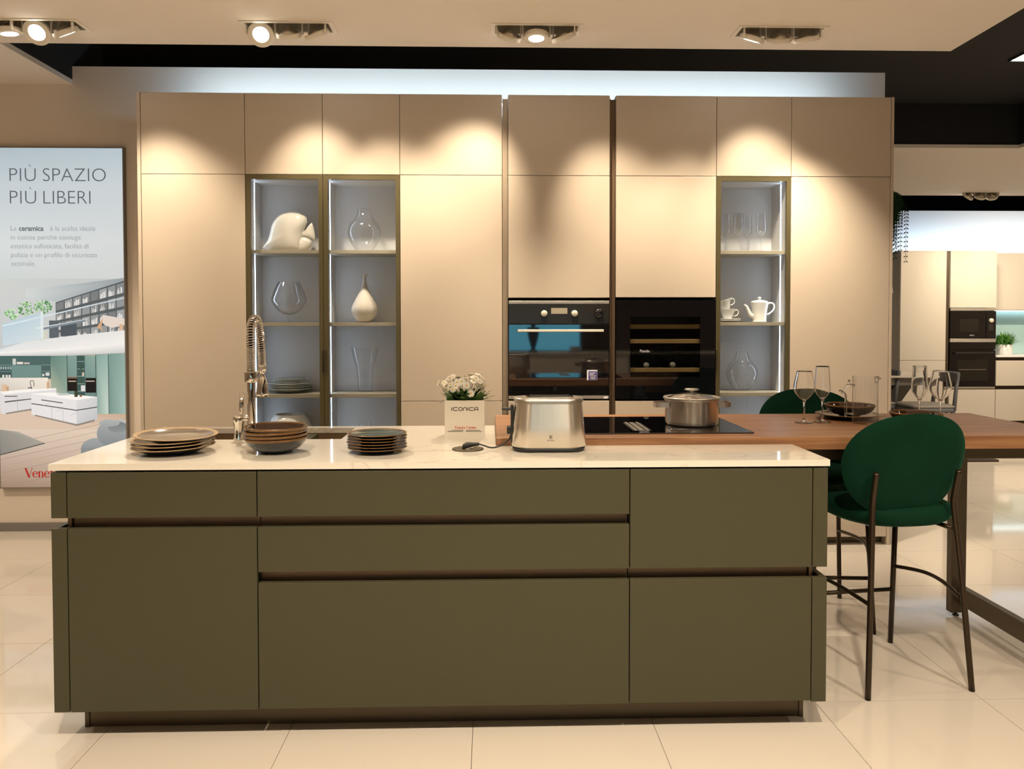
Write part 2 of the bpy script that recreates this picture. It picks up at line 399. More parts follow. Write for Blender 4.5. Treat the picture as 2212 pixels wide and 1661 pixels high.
# ------------------------------------------------------------------ the room
PX, PY, GX, GY = .605, .6, -.061, 3.33
fl = struct('floor', MB().box(-6, 9, -5, 12, -.08, -.006), 'grout')
tile_me = None; count = 0; rest = MB()
def tile_vis(x, y):
    if y < 1.75 or y > 10.6: return False
    if y > 5.5 and x < 2.0: return False
    return -.66*(y+.6)-.7 < x < .70*(y+.6)+.35
ix0, ix1 = int((-6-GX)/PX)-1, int((9-GX)/PX)+1
for i in range(ix0, ix1+1):
    for j in range(-14, 15):
        x0, y0 = GX+i*PX, GY+j*PY
        if x0 < -6 or x0+PX > 9 or y0 < -5 or y0+PY > 12: continue
        x1, y1 = x0+PX, y0+PY
        if tile_vis(x0+PX/2, y0+PY/2) and count < 290:
            if tile_me is None:
                o = build('tile', MB().box(.001, PX-.001, .001, PY-.001, -.006, 0), 'tile_porcelain', fl, world=False); tile_me = o.data
            else:
                o = bpy.data.objects.new('tile', tile_me); COL.objects.link(o); o.parent = fl
            o.location = (x0, y0, 0); count += 1
        else: rest.box(x0+.001, x1-.001, y0+.001, y1-.001, -.006, 0)
build('tile_field', rest, 'tile_porcelain', fl, kind='stuff')

CZ = 2.87; YN = 4.40; YW = 5.15; XL = -2.67; XR = 2.59
LX = (-2.31, -1.035, .24, 1.515); LY = 4.13; HW, HD = .215, .066
holes = [(x-HW, x+HW, LY-HD, LY+HD) for x in LX]
ce = MB()
for a, b, c, d in slab_rects(-6, XR, -5, YN, holes): ce.box(a, b, c, d, CZ, CZ+.03)
ce.box(-6, XL, YN, YW+.4, CZ, CZ+.03)
struct('ceiling', ce, 'paint_ceiling')
hx, hy = 5.80, 9.22
fc = MB()
for a, b, c, d in slab_rects(XR+.05, 9, 6.83, 9.40, [(hx-HW, hx+HW, hy-HD, hy+HD)]): fc.box(a, b, c, d, CZ, CZ+.03)
fc.box(4.64, 9, -5, 6.83, CZ, CZ+.03)
struct('ceiling_rear', fc, 'paint_ceiling')
struct('trim_1', MB().box(XL-.02, XL, YN, YW+.4, CZ+.0305, 3.26).box(-6, XR, YN-.02, YN, CZ+.0305, 3.26).box(XR-.02, XR, -5, YN, CZ+.0305, 3.26), 'black_void')
struct('trim_2', MB().box(XR+.05, 4.66, 6.84, 6.86, CZ+.0305, 3.26).box(4.64, 4.66, -5, 6.84, CZ+.0305, 3.26).box(XR+.05, 9, 9.38, 9.40, CZ+.0305, 3.26), 'black_void')
struct('ceiling_upper', MB().box(-6, 9, -5, 12, 3.26, 3.32), 'black_void')
struct('trim_3', MB().box(-2.55, 2.55, 4.66, 4.78, 3.14, 3.24), 'black_beam')
struct('wall_back', MB().box(-6, 2.596, YW, YW+.10, 0, 2.985), 'paint_wall')
struct('wall_left', MB().box(-6.1, -6, -5, 12, 0, 3.3), 'paint_wall')
struct('wall_front', MB().box(-6, 9, -5.1, -5, 0, 3.3), 'paint_wall')
struct('wall_right', MB().box(9, 9.1, -5, 12, 0, 3.3), 'paint_wall')
struct('wall_rear', MB().box(2.0, 9, 10.62, 10.72, 0, 2.86), 'paint_white')
struct('baseboard_back', MB().bbox(-6, -2.07, YW-.012, YW, .0, .055, .002), 'grey_skirting')
struct('wall_void', MB().box(-6, 9, 11.9, 12, 0, 3.3), 'black_void')

# ------------------------------------------------------------------ light fittings
def lamp_head(parent, c, d, lit):
    d = Vector(d).normalized(); M = d.to_track_quat('-Z', 'Y').to_matrix()   # local -Z points along the beam
    c = Vector(c)
    h = build('lamp_ring', MB().lathe([(.041, -.012), (.064, -.014), (.066, -.010), (.066, .010), (.062, .013), (.052, .010), (.045, -.002), (.041, -.012)], 32, c, M=M), 'lamp_white', parent)
    build('reflector', MB().lathe([(.001, .040), (.014, .040), (.016, .033), (.024, .031), (.040, .016), (.052, .002), (.049, -.004), (.040, .003)], 28, c, M=M), 'lamp_back', h)
    g = MB().lathe([(.0005, -.0065), (.028, -.0065), (.0405, -.0055)], 28, c, M=M)
    build('lamp_glass', g, 'lamp_glow' if lit else 'lamp_back', h)
    side = M @ Vector((1, 0, 0)); side.z = 0; side.normalize()
    for s in (-1, 1):
        p = c+side*.070*s
        build('bracket', MB().box(p.x-.003, p.x+.003, p.y-.009, p.y+.009, c.z-.006, CZ+.05), 'lamp_white', parent)
def fixture(name, label, x, y, dirs, grp='recessed triple ceiling spotlights'):
    t = thing(name, label, 'ceiling light', (x, y, CZ), 0, grp)
    fr = MB()
    for a, b, c, d in slab_rects(x-HW-.02, x+HW+.02, y-HD-.018, y+HD+.018, [(x-HW+.002, x+HW-.002, y-HD+.002, y+HD-.002)]): fr.box(a, b, c, d, CZ-.004, CZ-.0005)
    build('trim_frame', fr, 'lamp_white', t)
    b = MB(); z1 = CZ+.12; e = .001
    b.box(x-HW+e, x+HW-e, y+HD-.006, y+HD-e, CZ, z1).box(x-HW+e, x+HW-e, y-HD+e, y-HD+.006, CZ, z1)
    b.box(x-HW+e, x-HW+.006, y-HD+.006, y+HD-.006, CZ, z1).box(x+HW-.006, x+HW-e, y-HD+.006, y+HD-.006, CZ, z1).box(x-HW+e, x+HW-e, y-HD+e, y+HD-e, z1, z1+.004)
    build('recess_box', b, 'recess_dark', t)
    for k, d in enumerate(dirs):
        lamp_head(t, (x+(k-1)*.143, y-.005, CZ-.038), d, True)
    return t
DIRS = [[(.12, .10, -.98), (.05, -.78, -.62), (.42, .53, -1.08)],
        [(.10, -.75, -.62), (.03, .53, -.82), (.36, .40, -.86)],
        [(-.27, .53, -.80), (0, -.10, -1), (.50, .53, -1.20)],
        [(-.26, .34, -.92), (.08, .53, -.84), (.24, .42, -1.15)]]
LAB = ['triple recessed spotlight at the left end of the ceiling, middle lamp glaring at the viewer',
       'triple recessed spotlight above the glass cabinets with its left lamp lit toward the viewer',
       'triple recessed spotlight above the oven, middle lamp pointing straight down',
       'triple recessed spotlight nearest the black ceiling void, above the right glass cabinet']
# power of the beam of each head
POW = [[60, 180, 128], [210, 76, 110], [102, 290, 118], [100, 92, 200]]
for fi in range(4):
    fixture('ceiling_spotlight', LAB[fi], LX[fi], LY, DIRS[fi])
    for k in range(3):
        c = Vector((LX[fi]+(k-1)*.143, LY-.005, CZ-.038)); d = Vector(DIRS[fi][k]).normalized(); p = c+d*.03
        wall = d.y > .3
        spot('spot_beam', p, p+d, POW[fi][k], 58 if wall else 74, 1.0, WARM, .04)
fixture('ceiling_spotlight', 'small distant triple spotlight in the pale ceiling of the rear bay', hx, hy, [(-.3, .5, -.6), (0, .5, -.6), (.3, .5, -.6)], 'recessed triple ceiling spotlights')
for k, tx in enumerate((5.55, 6.2, 6.95)):
    spot('spot_beam', (hx+(k-1)*.14, hy+.05, 2.80), (tx, 10.0, 1.75-.1*k), 48, 75)
spot('spot_beam', (5.2, 7.3, 2.83), (5.5, 9.6, .9), 180, 70)
spot('spot_beam', (7.2, 7.9, 2.83), (7.1, 10.2, 1.6), 260, 80)
spot('spot_beam', (3.9, 6.0, 3.1), (3.9, 6.5, 0), 150, 100)
# square recessed lamp in the black ceiling
t = thing('recessed_ceiling_lamp', 'bright square lamp set in the black ceiling at the right edge', 'ceiling light', (3.90, 5.60, 3.26))
build('lamp_frame', MB().box(3.78, 4.04, 5.50, 5.51, 3.245, 3.26).box(3.78, 4.04, 5.69, 5.70, 3.245, 3.26).box(3.78, 3.79, 5.51, 5.69, 3.245, 3.26).box(4.03, 4.04, 5.51, 5.69, 3.245, 3.26), 'black_beam', t)
build('lamp_glass', MB().box(3.79, 4.03, 5.51, 5.69, 3.252, 3.259), 'lamp_glow', t)
# LED strips hidden on top of the cabinets
build('led_strip', MB().box(-1.92, 2.30, 4.90, 4.93, 2.69, 2.70), 'led_cool', label='cool white light strip on top of the tall beige cabinets', cat='light strip', origin=(0, 4.9, 2.69))
def led_area(x0, x1, y, z, target_dy, power, col):
    l = bpy.data.lights.new('led_wash', 'AREA'); l.shape = 'RECTANGLE'; l.size = x1-x0; l.size_y = .04; l.energy = power; l.color = col
    o = bpy.data.objects.new('led_wash', l); COL.objects.link(o); o.location = ((x0+x1)/2, y, z)
    o.rotation_euler = Vector((0, target_dy, .16)).to_track_quat('-Z', 'Y').to_euler()
led_area(-1.9, 2.2, 4.86, 2.72, .27, 15, COOL)
led_area(5.3, 8.9, 10.25, 2.32, .33, 14, COOL)

# ------------------------------------------------------------------ tall cabinet wall
YF = 4.66; ZT = 2.6855; ZS = 2.213; ZB = .05; G = .0015
def door(parent, x0, x1, z0, z1, m='sand_lacquer', y=YF, name='door', label=None):
    return build(name, MB().bbox(x0+G, x1-G, y, y+.02, z0+G, z1-G, .0012), m, parent, label=label)
def carcass(parent, x0, x1, z0, z1, y0=YF+.021, y1=YW-.005, m='sand_edge'):
    return build('carcass', MB().box(x0+.001, x1-.001, y0, y1, z0, z1), m, parent)
def plinth(parent, x0, x1, y=YF+.06):
    build('plinth', MB().box(x0+.001, x1-.001, y, YW-.01, 0, ZB-.002), 'bronze', parent)
c1 = [-2.031, -1.431, -.981, -.531, .070]
e0, e1, f0, f1, g1, h1 = .104, .707, .742, 1.342, 1.790, 2.389
def tall(name, label, x0, x1, zs, rl=None):
    t = thing(name, label, 'cabinet', ((x0+x1)/2, YF+.25, 0), 0, 'tall beige cabinets')
    carcass(t, x0, x1, ZB, ZT); plinth(t, x0, x1)
    for a, b in zip(zs[:-1], zs[1:]): door(t, x0, x1, a, b)
    return t
t = tall('tall_cabinet', 'tall beige cabinet at the left end beside the poster', c1[0], c1[1], [ZB, ZS, ZT])
build('side_panel', MB().bbox(c1[0]-.021, c1[0]-.001, YF-.002, YW-.004, 0, ZT, .001), 'sand_lacquer', t)
t = tall('tall_cabinet', 'tall beige three-door cabinet between the glass cabinets and the oven', c1[3], c1[4], [ZB, .881, ZS, ZT])
t = tall('tall_cabinet', 'tall beige cabinet at the right end with the dark bay behind it', g1, h1, [ZB, ZS, ZT])
build('side_panel', MB().bbox(h1+.001, h1+.018, YF-.002, YW-.004, 0, ZT, .001), 'sand_lacquer', t)
build('grip_profile', MB().box(c1[4]+.002, e0-.002, YF+.025, YF+.03, 0, ZT-.02).box(c1[4]+.002, c1[4]+.004, YF+.004, YF+.03, 0, ZT-.02).box(e0-.004, e0-.002, YF+.004, YF+.03, 0, ZT-.02), 'champagne',
      label='vertical bronze grip channel left of the oven', cat='channel', origin=(.087, YF, 0))  # bronze profile, its lit look put into the paler colour
build('grip_profile', MB().box(e1+.002, f0-.002, YF+.025, YF+.03, 0, ZT-.02).box(e1+.002, e1+.004, YF+.004, YF+.03, 0, ZT-.02).box(f0-.004, f0-.002, YF+.004, YF+.03, 0, ZT-.02), 'gola_bronze',
      label='vertical dark channel between the oven and the wine cooler', cat='channel', origin=(.724, YF, 0))
def column(label, x0, x1, zo0, zo1):
    t = thing('appliance_cabinet', label, 'cabinet', ((x0+x1)/2, YF+.25, 0), 0, 'beige appliance housings')
    build('carcass', MB().box(x0+.001, x1-.001, YF+.021, YW-.005, zo1+.012, ZT).box(x0+.001, x1-.001, YF+.021, YW-.005, ZB, zo0-.012).box(x0+.001, x1-.001, YF+.45, YW-.005, zo0-.012, zo1+.012), 'sand_edge', t)
    plinth(t, x0, x1); door(t, x0, x1, ZS, ZT); door(t, x0, x1, zo1+.012, ZS)
    door(t, x0, x1, .45, zo0-.010); door(t, x0, x1, ZB, .45)
    return t
OZ0, OZ1 = .892, 1.480
column('beige cabinet column housing the built-in oven', e0, e1, OZ0, OZ1)
column('beige cabinet column housing the dark wine cooler', f0, f1, .889, 1.482)
# oven
t = thing('oven', 'built-in black glass oven with steel handle and two knobs, mirroring a blue-lit kitchen', 'oven', ((e0+e1)/2, YF, OZ0))
xa, xb = e0+.003, e1-.003
build('housing', MB().box(xa+.01, xb-.01, YF+.02, YF+.42, OZ0, OZ1-.004), 'black_plastic', t)
build('top_trim', MB().bbox(xa, xb, YF-.002, YF+.018, 1.456, OZ1-.005, .002), 'aluminium', t, label='brushed steel top trim')
cp = build('control_panel', MB().bbox(xa, xb, YF-.001, YF+.018, 1.338, 1.4545, .0015), 'display_grey', t)
build('display', MB().box(xa+.252, xa+.348, YF-.0025, YF-.001, 1.397, 1.432), 'shelf_taupe', cp)
for kx in (xa+.21, xa+.39):
    M = Matrix.Rotation(PI/2, 3, 'X')
    build('knob', MB().lathe([(.0005, .026), (.015, .026), (.0185, .022), (.0185, 0)], 24, (kx, YF-.001, 1.400), M=M), 'cream_steel', cp)
build('knob', MB().lathe([(.0005, .020), (.020, .020), (.025, .014), (.027, 0)], 24, (xa+.535, YF-.001, 1.402), M=Matrix.Rotation(PI/2, 3, 'X')), 'black_glass', cp, label='glossy black round button')
dr = build('door', MB().bbox(xa, xb, YF-.003, YF+.018, .912, 1.335, .002), 'black_glass', t)
build('window', MB().box(xa+.065, xb-.065, YF-.0045, YF-.0032, .995, 1.272), 'black_glass', dr)
build('handle', MB().bbox(xa+.052, xb-.037, YF-.046, YF-.034, 1.290, 1.305, .003), 'cream_steel', dr, label='straight steel bar handle')
build('handle_post', MB().bbox(xa+.075, xa+.095, YF-.035, YF-.003, 1.292, 1.303, .002).bbox(xb-.08, xb-.06, YF-.035, YF-.003, 1.292, 1.303, .002), 'black_plastic', dr)
lb = build('sticker', MB().box(xa+.465, xa+.527, YF-.0055, YF-.0046, 1.003, 1.064), 'label_white', dr, label='white and purple sticker')
build('sticker_print', MB().box(xa+.474, xa+.526, YF-.0062, YF-.0056, 1.004, 1.056), 'label_purple', dr)
s_ = MB()
for k in range(4): s_.box(xa+.480, xa+.520-.008*(k % 3), YF-.0068, YF-.0063, 1.046-.005*k, 1.0482-.005*k)
for k in range(4): s_.box(xa+.484+.003*(k % 2), xa+.518-.004*(k % 2), YF-.0068, YF-.0063, 1.022-.004*k, 1.0235-.004*k)
s_.box(xa+.480, xa+.522, YF-.0068, YF-.0063, 1.0265, 1.0272).box(xa+.480, xa+.522, YF-.0068, YF-.0063, 1.006, 1.0067)
build('sticker_lettering', s_, 'label_white', dr)
def square_logo(x, z, y, s, m, parent, name='logo'):
    L = MB()
    L.box(x-s, x-s*.72, y-.0004, y, z-s, z+s).box(x-s*.72, x+s, y-.0004, y, z+s*.72, z+s).box(x-s*.72, x+s, y-.0004, y, z-s, z-s*.72)
    L.box(x+s*.72, x+s, y-.0004, y, z-s*.72, z-s*.35).box(x+s*.72, x+s, y-.0004, y, z+s*.35, z+s*.72)
    L.prism([(x-s*.5, z), (x-s*.05, z+s*.5), (x+s*.10, z+s*.5), (x+s*.10, z-s*.5), (x-s*.05, z-s*.5)], y-.0004, y, 'y')
    L.prism([(x+s*.25, z+s*.5), (x+s*.42, z+s*.5), (x+s*.42, z-s*.5), (x+s*.25, z-s*.5)], y-.0004, y, 'y')
    return build(name, L, m, parent)
square_logo((xa+xb)/2-.02, .952, YF-.0032, .010, 'display_grey', dr)
build('bottom_trim', MB().bbox(xa, xb, YF-.002, YF+.018, OZ0, .910, .002), 'aluminium', t, label='brushed steel bottom trim')
build('price_tag', MB().box(xb-.032, xb-.006, YF-.0026, YF-.0021, OZ0+.002, OZ0+.014), 'label_white', t)
# wine cooler
t = thing('wine_cooler', 'black glass wine cooler with three pale wooden shelf fronts', 'wine cooler', ((f0+f1)/2, YF, .89))
xa, xb = f0+.003, f1-.003; z0, z1 = .890, 1.479
h = MB().box(xa+.005, xa+.045, YF+.022, YF+.42, z0, z1).box(xb-.045, xb-.005, YF+.022, YF+.42, z0, z1).box(xa+.045, xb-.045, YF+.40, YF+.42, z0, z1).box(xa+.045, xb-.045, YF+.022, YF+.40, z0, z0+.12).box(xa+.045, xb-.045, YF+.022, YF+.40, z1-.05, z1)
build('housing', h, 'cooler_inside', t)
d_ = MB()
for a, b, c, e in slab_rects(xa, xb, z0, z1, [(xa+.085, xb-.09, z0+.13, z1-.10)]): d_.box(a, b, YF-.003, YF+.018, c, e)
dr = build('door_frame', d_, 'black_glass', t)
pane_mat('tinted_pane', (.74, .74, .72), .025)
build('shelf_fill_light', MB().box(xa+.06, xb-.06, YF+.024, YF+.027, z1-.056, z1-.051), 'cooler_fill', t, label='added strip inside the cooler brightening the shelf fronts')  # glowing strip added out of sight to lift the dark shelf fronts
build('door_pane', MB().box(xa+.083, xb-.088, YF+.001, YF+.006, z0+.128, z1-.098), 'tinted_pane', dr)
for zz in (1.3205, 1.2325, 1.0605):
    sh = build('shelf', MB().bbox(xa+.052, xb-.052, YF+.030, YF+.38, zz-.003, zz+.003, .001), 'black_plastic', t)
    build('shelf_front', MB().bbox(xa+.050, xb-.050, YF+.026, YF+.042, zz-.013, zz+.013, .002), 'beech', sh, label='pale beech shelf front')
for bx, bz in ((xa+.195, 1.088), (xa+.355, 1.090)):
    M = Matrix.Rotation(-PI/2, 3, 'X')
    b = thing('wine_bottle', 'foil-capped wine bottle lying on the lowest cooler shelf, the one on the %s' % ('left' if bx < xa+.3 else 'right'), 'bottle', (bx, YF+.06, bz), 0, 'bottles in the wine cooler')
    build('bottle_body', MB().lathe([(.0005, -.005), (.0155, -.004), (.0155, .05), (.018, .08), (.036, .13), (.038, .27), (.0005, .275)], 24, (0, 0, 0), M=M), 'black_glass', b, world=False)
    build('cap', MB().lathe([(.0005, -.0062), (.014, -.0060), (.0162, -.004), (.0162, .02)], 20, (0, 0, 0), M=M), 'plate_sage', b, world=False)
build('lettering', text_mb('Pando', .024, xa+.142, 1.168, YF-.0036), 'label_white', dr)

# glass display cabinets
def vitrine(label, x0, x1, led_side, handle_x):
    t = thing('display_cabinet', label, 'cabinet', ((x0+x1)/2, YF+.25, 0), 0, 'glass-fronted display cabinets')
    y0, y1 = YF+.022, 4.95; s = .016
    a, b = x0+.001, x1-.001
    build('carcass', MB().box(a, a+s, y0, y1, ZB, ZS-.004).box(b-s, b, y0, y1, ZB, ZS-.004).box(a+s, b-s, y1-.012, y1, ZB, ZS-.004).box(a+s, b-s, y0, y1-.012, ZS-.022, ZS-.004).box(a+s, b-s, y0, y1-.012, ZB, .50), 'vitrine_grey', t)
    build('back_box', MB().box(a, b, y1+.001, YW-.005, ZB, ZS-.004), 'sand_edge', t)
    build('upper_box', MB().box(a, b, YF+.021, YW-.005, ZS-.003, ZT), 'sand_edge', t)
    door(t, x0, x1, ZS, ZT, label='beige upper door')
    plinth(t, x0, x1)
    for zt in (1.776, 1.347, .922):
        build('shelf', MB().bbox(a+s+.0005, b-s-.0005, y0+.012, y1-.013, zt-.021, zt, .001), 'shelf_taupe', t)
    fz0, fz1 = ZB, ZS
    fr = MB()
    for p, q_, r, u in slab_rects(x0+G, x1-G, fz0+G, fz1-G, [(x0+.028, x1-.026, fz0+.03, fz1-.028)]): fr.box(p, q_, YF, YF+.02, r, u)
    gd = build('glass_door', fr, 'olive_frame', t, label='olive bronze door frame')
    build('pane', MB().box(x0+.026, x1-.024, YF+.008, YF+.012, fz0+.028, fz1-.026), 'pane', gd)
    build('handle', MB().bbox(handle_x-.004, handle_x+.004, YF-.012, YF, 1.055, 1.185, .002), 'bronze', gd)
    lx = a+s if led_side < 0 else b-s
    segs = [(1.777, ZS-.024), (1.348, 1.754), (.923, 1.325), (.50, .900)]
    for q0, q1 in segs:
        m_ = MB().box(lx-(.0 if led_side < 0 else .0015), lx+(.0015 if led_side < 0 else 0), 4.774, 4.782, q0+.003, q1-.003)
        build('led_strip', m_, 'led_vitrine', t, label='thin vertical light strip')
    return t
vitrine('glass-fronted display cabinet holding the white fish ornament', c1[1], c1[2], -1, c1[2]-.008)
vitrine('glass-fronted display cabinet holding the white bottle-shaped vase', c1[2], c1[3], -1, c1[2]+.008)
vitrine('glass-fronted display cabinet holding the teapot, right of the wine cooler', f1, g1, 1, f1+.006)

S1, S2, S3, S4 = 1.777, 1.348, .923, .501
YI = 4.83
def glass_lathe(name, label, cat, x, y, z, prof, th=.002, m='clear_glass', seg=40, group=None, mod=None):
    if m == 'thin_glass': return build(name, MB().lathe([(.0006, .001)]+prof, seg, (x, y, z)), m, origin=(x, y, z), label=label, cat=cat, group=group)
    inner = [(max(r-th, .0006), max(zz, th*1.6)) for r, zz in prof if zz > 0 or r > .01][::-1]
    pr = [(.0006, 0)]+prof+[(prof[-1][0]-th*.5, prof[-1][1]+th*.4)]+inner+[(.0006, inner[-1][1])]
    return build(name, MB().lathe(pr, seg, (x, y, z), mod=mod), m, origin=(x, y, z), label=label, cat=cat, group=group)
def spline(pts, n=6):
    out = []
    P = [pts[0]]+list(pts)+[pts[-1]]
    for i in range(1, len(P)-2):
        for k in range(n):
            t_ = k/n; a, b, c, d = P[i-1], P[i], P[i+1], P[i+2]
            out.append(tuple(.5*((2*b[j])+(-a[j]+c[j])*t_+(2*a[j]-5*b[j]+4*c[j]-d[j])*t_*t_+(-a[j]+3*b[j]-3*c[j]+d[j])*t_**3) for j in range(len(b))))
    out.append(tuple(pts[-1])); return out
# fish
KX = .00284
def fx(u): return -1.218+((u/2.7675+500)-628)*KX
def fz(v): return S1+(536.5-(v/2.7675+360))*KX
body = [(198,462),(212,440),(228,412),(238,375),(250,330),(272,295),(300,270),(340,253),(380,250),(425,262),(452,285),(457,315),(445,345),(436,372),(440,398),(462,408),(483,428),(480,458),(458,478),(438,489),(400,490),(330,490),(270,490),(236,489),(212,475)]
def inflate(outline, cx_, cy_, T_, rings=8):
    mb = MB(); vs = []; n = len(outline)
    for side in (1, -1):
        for r in range(rings+1):
            s = r/rings; th = T_*math.sqrt(max(0, 1-s**2.6))
            for (u, v) in outline: vs.append((fx(cx_+(u-cx_)*s), YI-side*th, fz(cy_+(v-cy_)*s)))
    fs = []
    for sd in range(2):
        base = sd*(rings+1)*n
        for r in range(rings):
            for k in range(n):
                l = (k+1) % n; fs.append((base+r*n+k, base+r*n+l, base+(r+1)*n+l, base+(r+1)*n+k))
    mb.add(vs, fs, True); return mb
t = thing('fish_ornament', 'large glossy cream ceramic fish on the top shelf of the left glass cabinet', 'ornament', (-1.218, YI, S1))
body = [(198,462),(212,440),(228,412),(238,375),(250,330),(272,295),(300,270),(340,253),(380,250),(425,262),(452,285),(457,315),(445,345),(434,375),(430,405),(430,440),(425,470),(405,488),(360,490),(320,490),(270,490),(236,489),(212,475)]
build('fish_body', inflate(spline(body+[body[0]], 3), 345, 385, .05, 12), 'ceramic_cream', t)
build('lower_fin', inflate(spline([(390,420),(430,400),(462,408),(483,428),(480,458),(458,478),(430,488),(395,480),(390,420)], 3), 435, 445, .030), 'ceramic_cream', t)
tail = [(420,372),(445,362),(465,335),(484,316),(492,335),(500,370),(504,405),(500,422),(485,412),(455,402),(420,400)]
build('tail_fin', inflate(tail, 465, 378, .016), 'ceramic_cream', t)
build('eye', MB().lathe([(.0005, .0), (.009, .0015), (.012, 0), (.013, -.003)], 20, (fx(282), YI-.0447, fz(428)), M=Matrix.Rotation(PI/2, 3, 'X')), 'ceramic_cream', t)
V1 = spline([(.050, .004), (.060, .02), (.085, .06), (.100, .115), (.088, .165), (.058, .20), (.042, .235), (.036, .265)])
glass_lathe('glass_vase', 'clear glass vase with wide belly on the top shelf above the white vase', 'vase', -.768, YI, S1, V1, m='thin_glass', group='clear glass vases')
t = thing('glass_goblet', 'big stemmed clear glass bowl under the fish ornament', 'vase', (-1.226, YI, S2))
build('bowl', MB().lathe(spline([(.006, .045), (.03, .05), (.070, .075), (.100, .12), (.102, .15), (.085, .20), (.063, .246)])+[(.061, .246)]+spline([(.083, .20), (.100, .15), (.098, .12), (.068, .077), (.03, .053), (.0006, .05)]), 40, (-1.226, YI, S2)), 'thin_glass', t)
build('stem', MB().lathe([(.0006, .0), (.045, .001), (.046, .004), (.014, .007), (.007, .014), (.012, .022), (.013, .030), (.008, .036), (.013, .043), (.0006, .046)], 32, (-1.226, YI, S2)), 'thin_glass', t)
build('bottle_vase', MB().lathe(spline([(.0006, 0), (.036, .001), (.062, .03), (.078, .068), (.074, .10), (.052, .145), (.028, .19), (.013, .235), (.009, .27), (.012, .285), (.021, .292)])+[(.018, .293), (.006, .27)], 40, (-.768, YI, S2)), 'ceramic_matt', origin=(-.768, YI, S2), label='matt white pear-shaped vase with a thin flared neck', cat='vase')
V3 = spline([(.042, .004), (.046, .03), (.046, .07), (.055, .15), (.068, .20), (.079, .25), (.082, .272)])
glass_lathe('glass_vase', 'tall clear tumbler-shaped glass vase below the white vase', 'vase', -.768, YI, S3, V3, m='thin_glass', group='clear glass vases', th=.003)
def plate_mb(r, h=.018, foot=.6, M=None, c=(0, 0, 0), sy=1, lip=.004):
    return MB().lathe([(.0006, .001), (r*foot, .001), (r*foot, .004), (r*(foot+.15), .006), (r*.97, h-.002), (r, h), (r*.985, h+lip*.4), (r*.94, h-.001), (r*(foot+.1), .008), (.0006, .0065)], 48, c, sy=sy, M=M)
k = 0
for i in range(4):
    build('plate', plate_mb(.131, .026 if i == 0 else .022, .5), 'plate_sage', origin=(0, 0, 0), label='larger sage plate in the glass cabinet stack, %s' % ['lowest of four', 'second from bottom', 'third from bottom', 'topmost of the large ones'][i], cat='plate', group='sage plates in the left glass cabinet').location = (-1.224, YI, S3+.0095*i+(.005 if i else 0))
for i in range(4):
    build('small_plate', plate_mb(.093, .012, .6), 'plate_sage', origin=(0, 0, 0), label='smaller sage plate on the cabinet stack, %s' % ['directly on the large plates', 'second small one', 'third small one', 'topmost of all'][i], cat='plate', group='sage plates in the left glass cabinet').location = (-1.224, YI, S3+.0445+.0085*i)
build('ovoid_vase', MB().lathe(spline([(.0006, 0), (.06, .001), (.10, .04), (.128, .12), (.130, .19), (.115, .25), (.088, .288)])+[(.085, .288)]+spline([(.11, .25), (.124, .19), (.12, .12), (.09, .04), (.0006, .01)]), 40, (-1.224, YI, S4)), 'ceramic_white', origin=(-1.224, YI, S4), label='rounded grey white pot behind the brown bowls, only its top showing', cat='vase')
glass_lathe('glass_vase', 'clear glass vase on the lowest shelf, right of the rounded grey pot', 'vase', -.768, YI, S4, [(r*.9, z*.9) for r, z in V1], m='thin_glass', group='clear glass vases')
# right cabinet
FL = spline([(.008, .098), (.018, .108), (.030, .128), (.0315, .145), (.029, .19), (.0265, .235)])
def flute(label, x, y, z, group, m='clear_glass', s=1.0):
    t = thing('champagne_flute', label, 'glass', (x, y, z), 0, group)
    b_ = [(r*s, q_*s) for r, q_ in FL]
    build('bowl', MB().lathe([(.0006, .094*s)]+b_+[(b_[-1][0]-.0007, b_[-1][1]+.0006)]+[(r-.0013, max(q_, .103*s)) for r, q_ in b_[::-1]]+[(.0006, .104*s)], 32, (x, y, z)), m, t)
    build('stem', MB().lathe([(.0006, 0), (.034*s, .0005), (.035*s, .0015), (.018*s, .004), (.006*s, .010), (.0035*s, .022), (.0032*s, .06), (.0042*s, .085), (.009*s, .0975), (.0006, .0975)], 24, (x, y, z)), m, t)
    return t
for i, (px, yy, lb) in enumerate(((1569, 4.87, 'leftmost flute in the right glass cabinet, half hidden by the frame'), (1597, 4.79, 'second flute from the left in the right glass cabinet'), (1616, 4.88, 'third flute from the left in the right glass cabinet, slightly behind'), (1647, 4.79, 'rightmost flute in the right glass cabinet, standing apart'))):
    flute(lb, (px-1060)/1700*yy+(.0276*0)+.002, yy, S1, 'flutes in the right glass cabinet', 'thin_glass')
# cups and saucers
cx_, cy_ = 1.473, 4.82
for i in range(2):
    build('saucer', plate_mb(.068, .011, .5), 'ceramic_white', label=['lower white saucer of the pair under the cups', 'upper white saucer of the pair under the cups'][i], cat='saucer', group='white saucers').location = (cx_, cy_, S2+.0085*i)
def cup(label, M, c):
    t = thing('tea_cup', label, 'cup', c, 0, 'white tea cups'); M3 = M.to_3x3()
    build('cup_body', MB().lathe([(.0006, 0), (.024, 0), (.026, .004), (.032, .02), (.040, .045), (.048, .062), (.050, .065), (.048, .065), (.038, .045), (.029, .02), (.022, .006), (.0006, .005)], 36, (0, 0, 0), M=M3), 'ceramic_white', t, world=False)
    hp = [M3 @ Vector(p) for p in spline([(.040, 0, .05), (.058, 0, .058), (.068, 0, .045), (.060, 0, .026), (.036, 0, .020)], 5)]
    build('cup_handle', MB().tube(hp, .0035, 8), 'ceramic_white', t, world=False)
cup('white tea cup standing upright on the saucers', Matrix.Identity(4), (cx_-.012, cy_, S2+.0155))
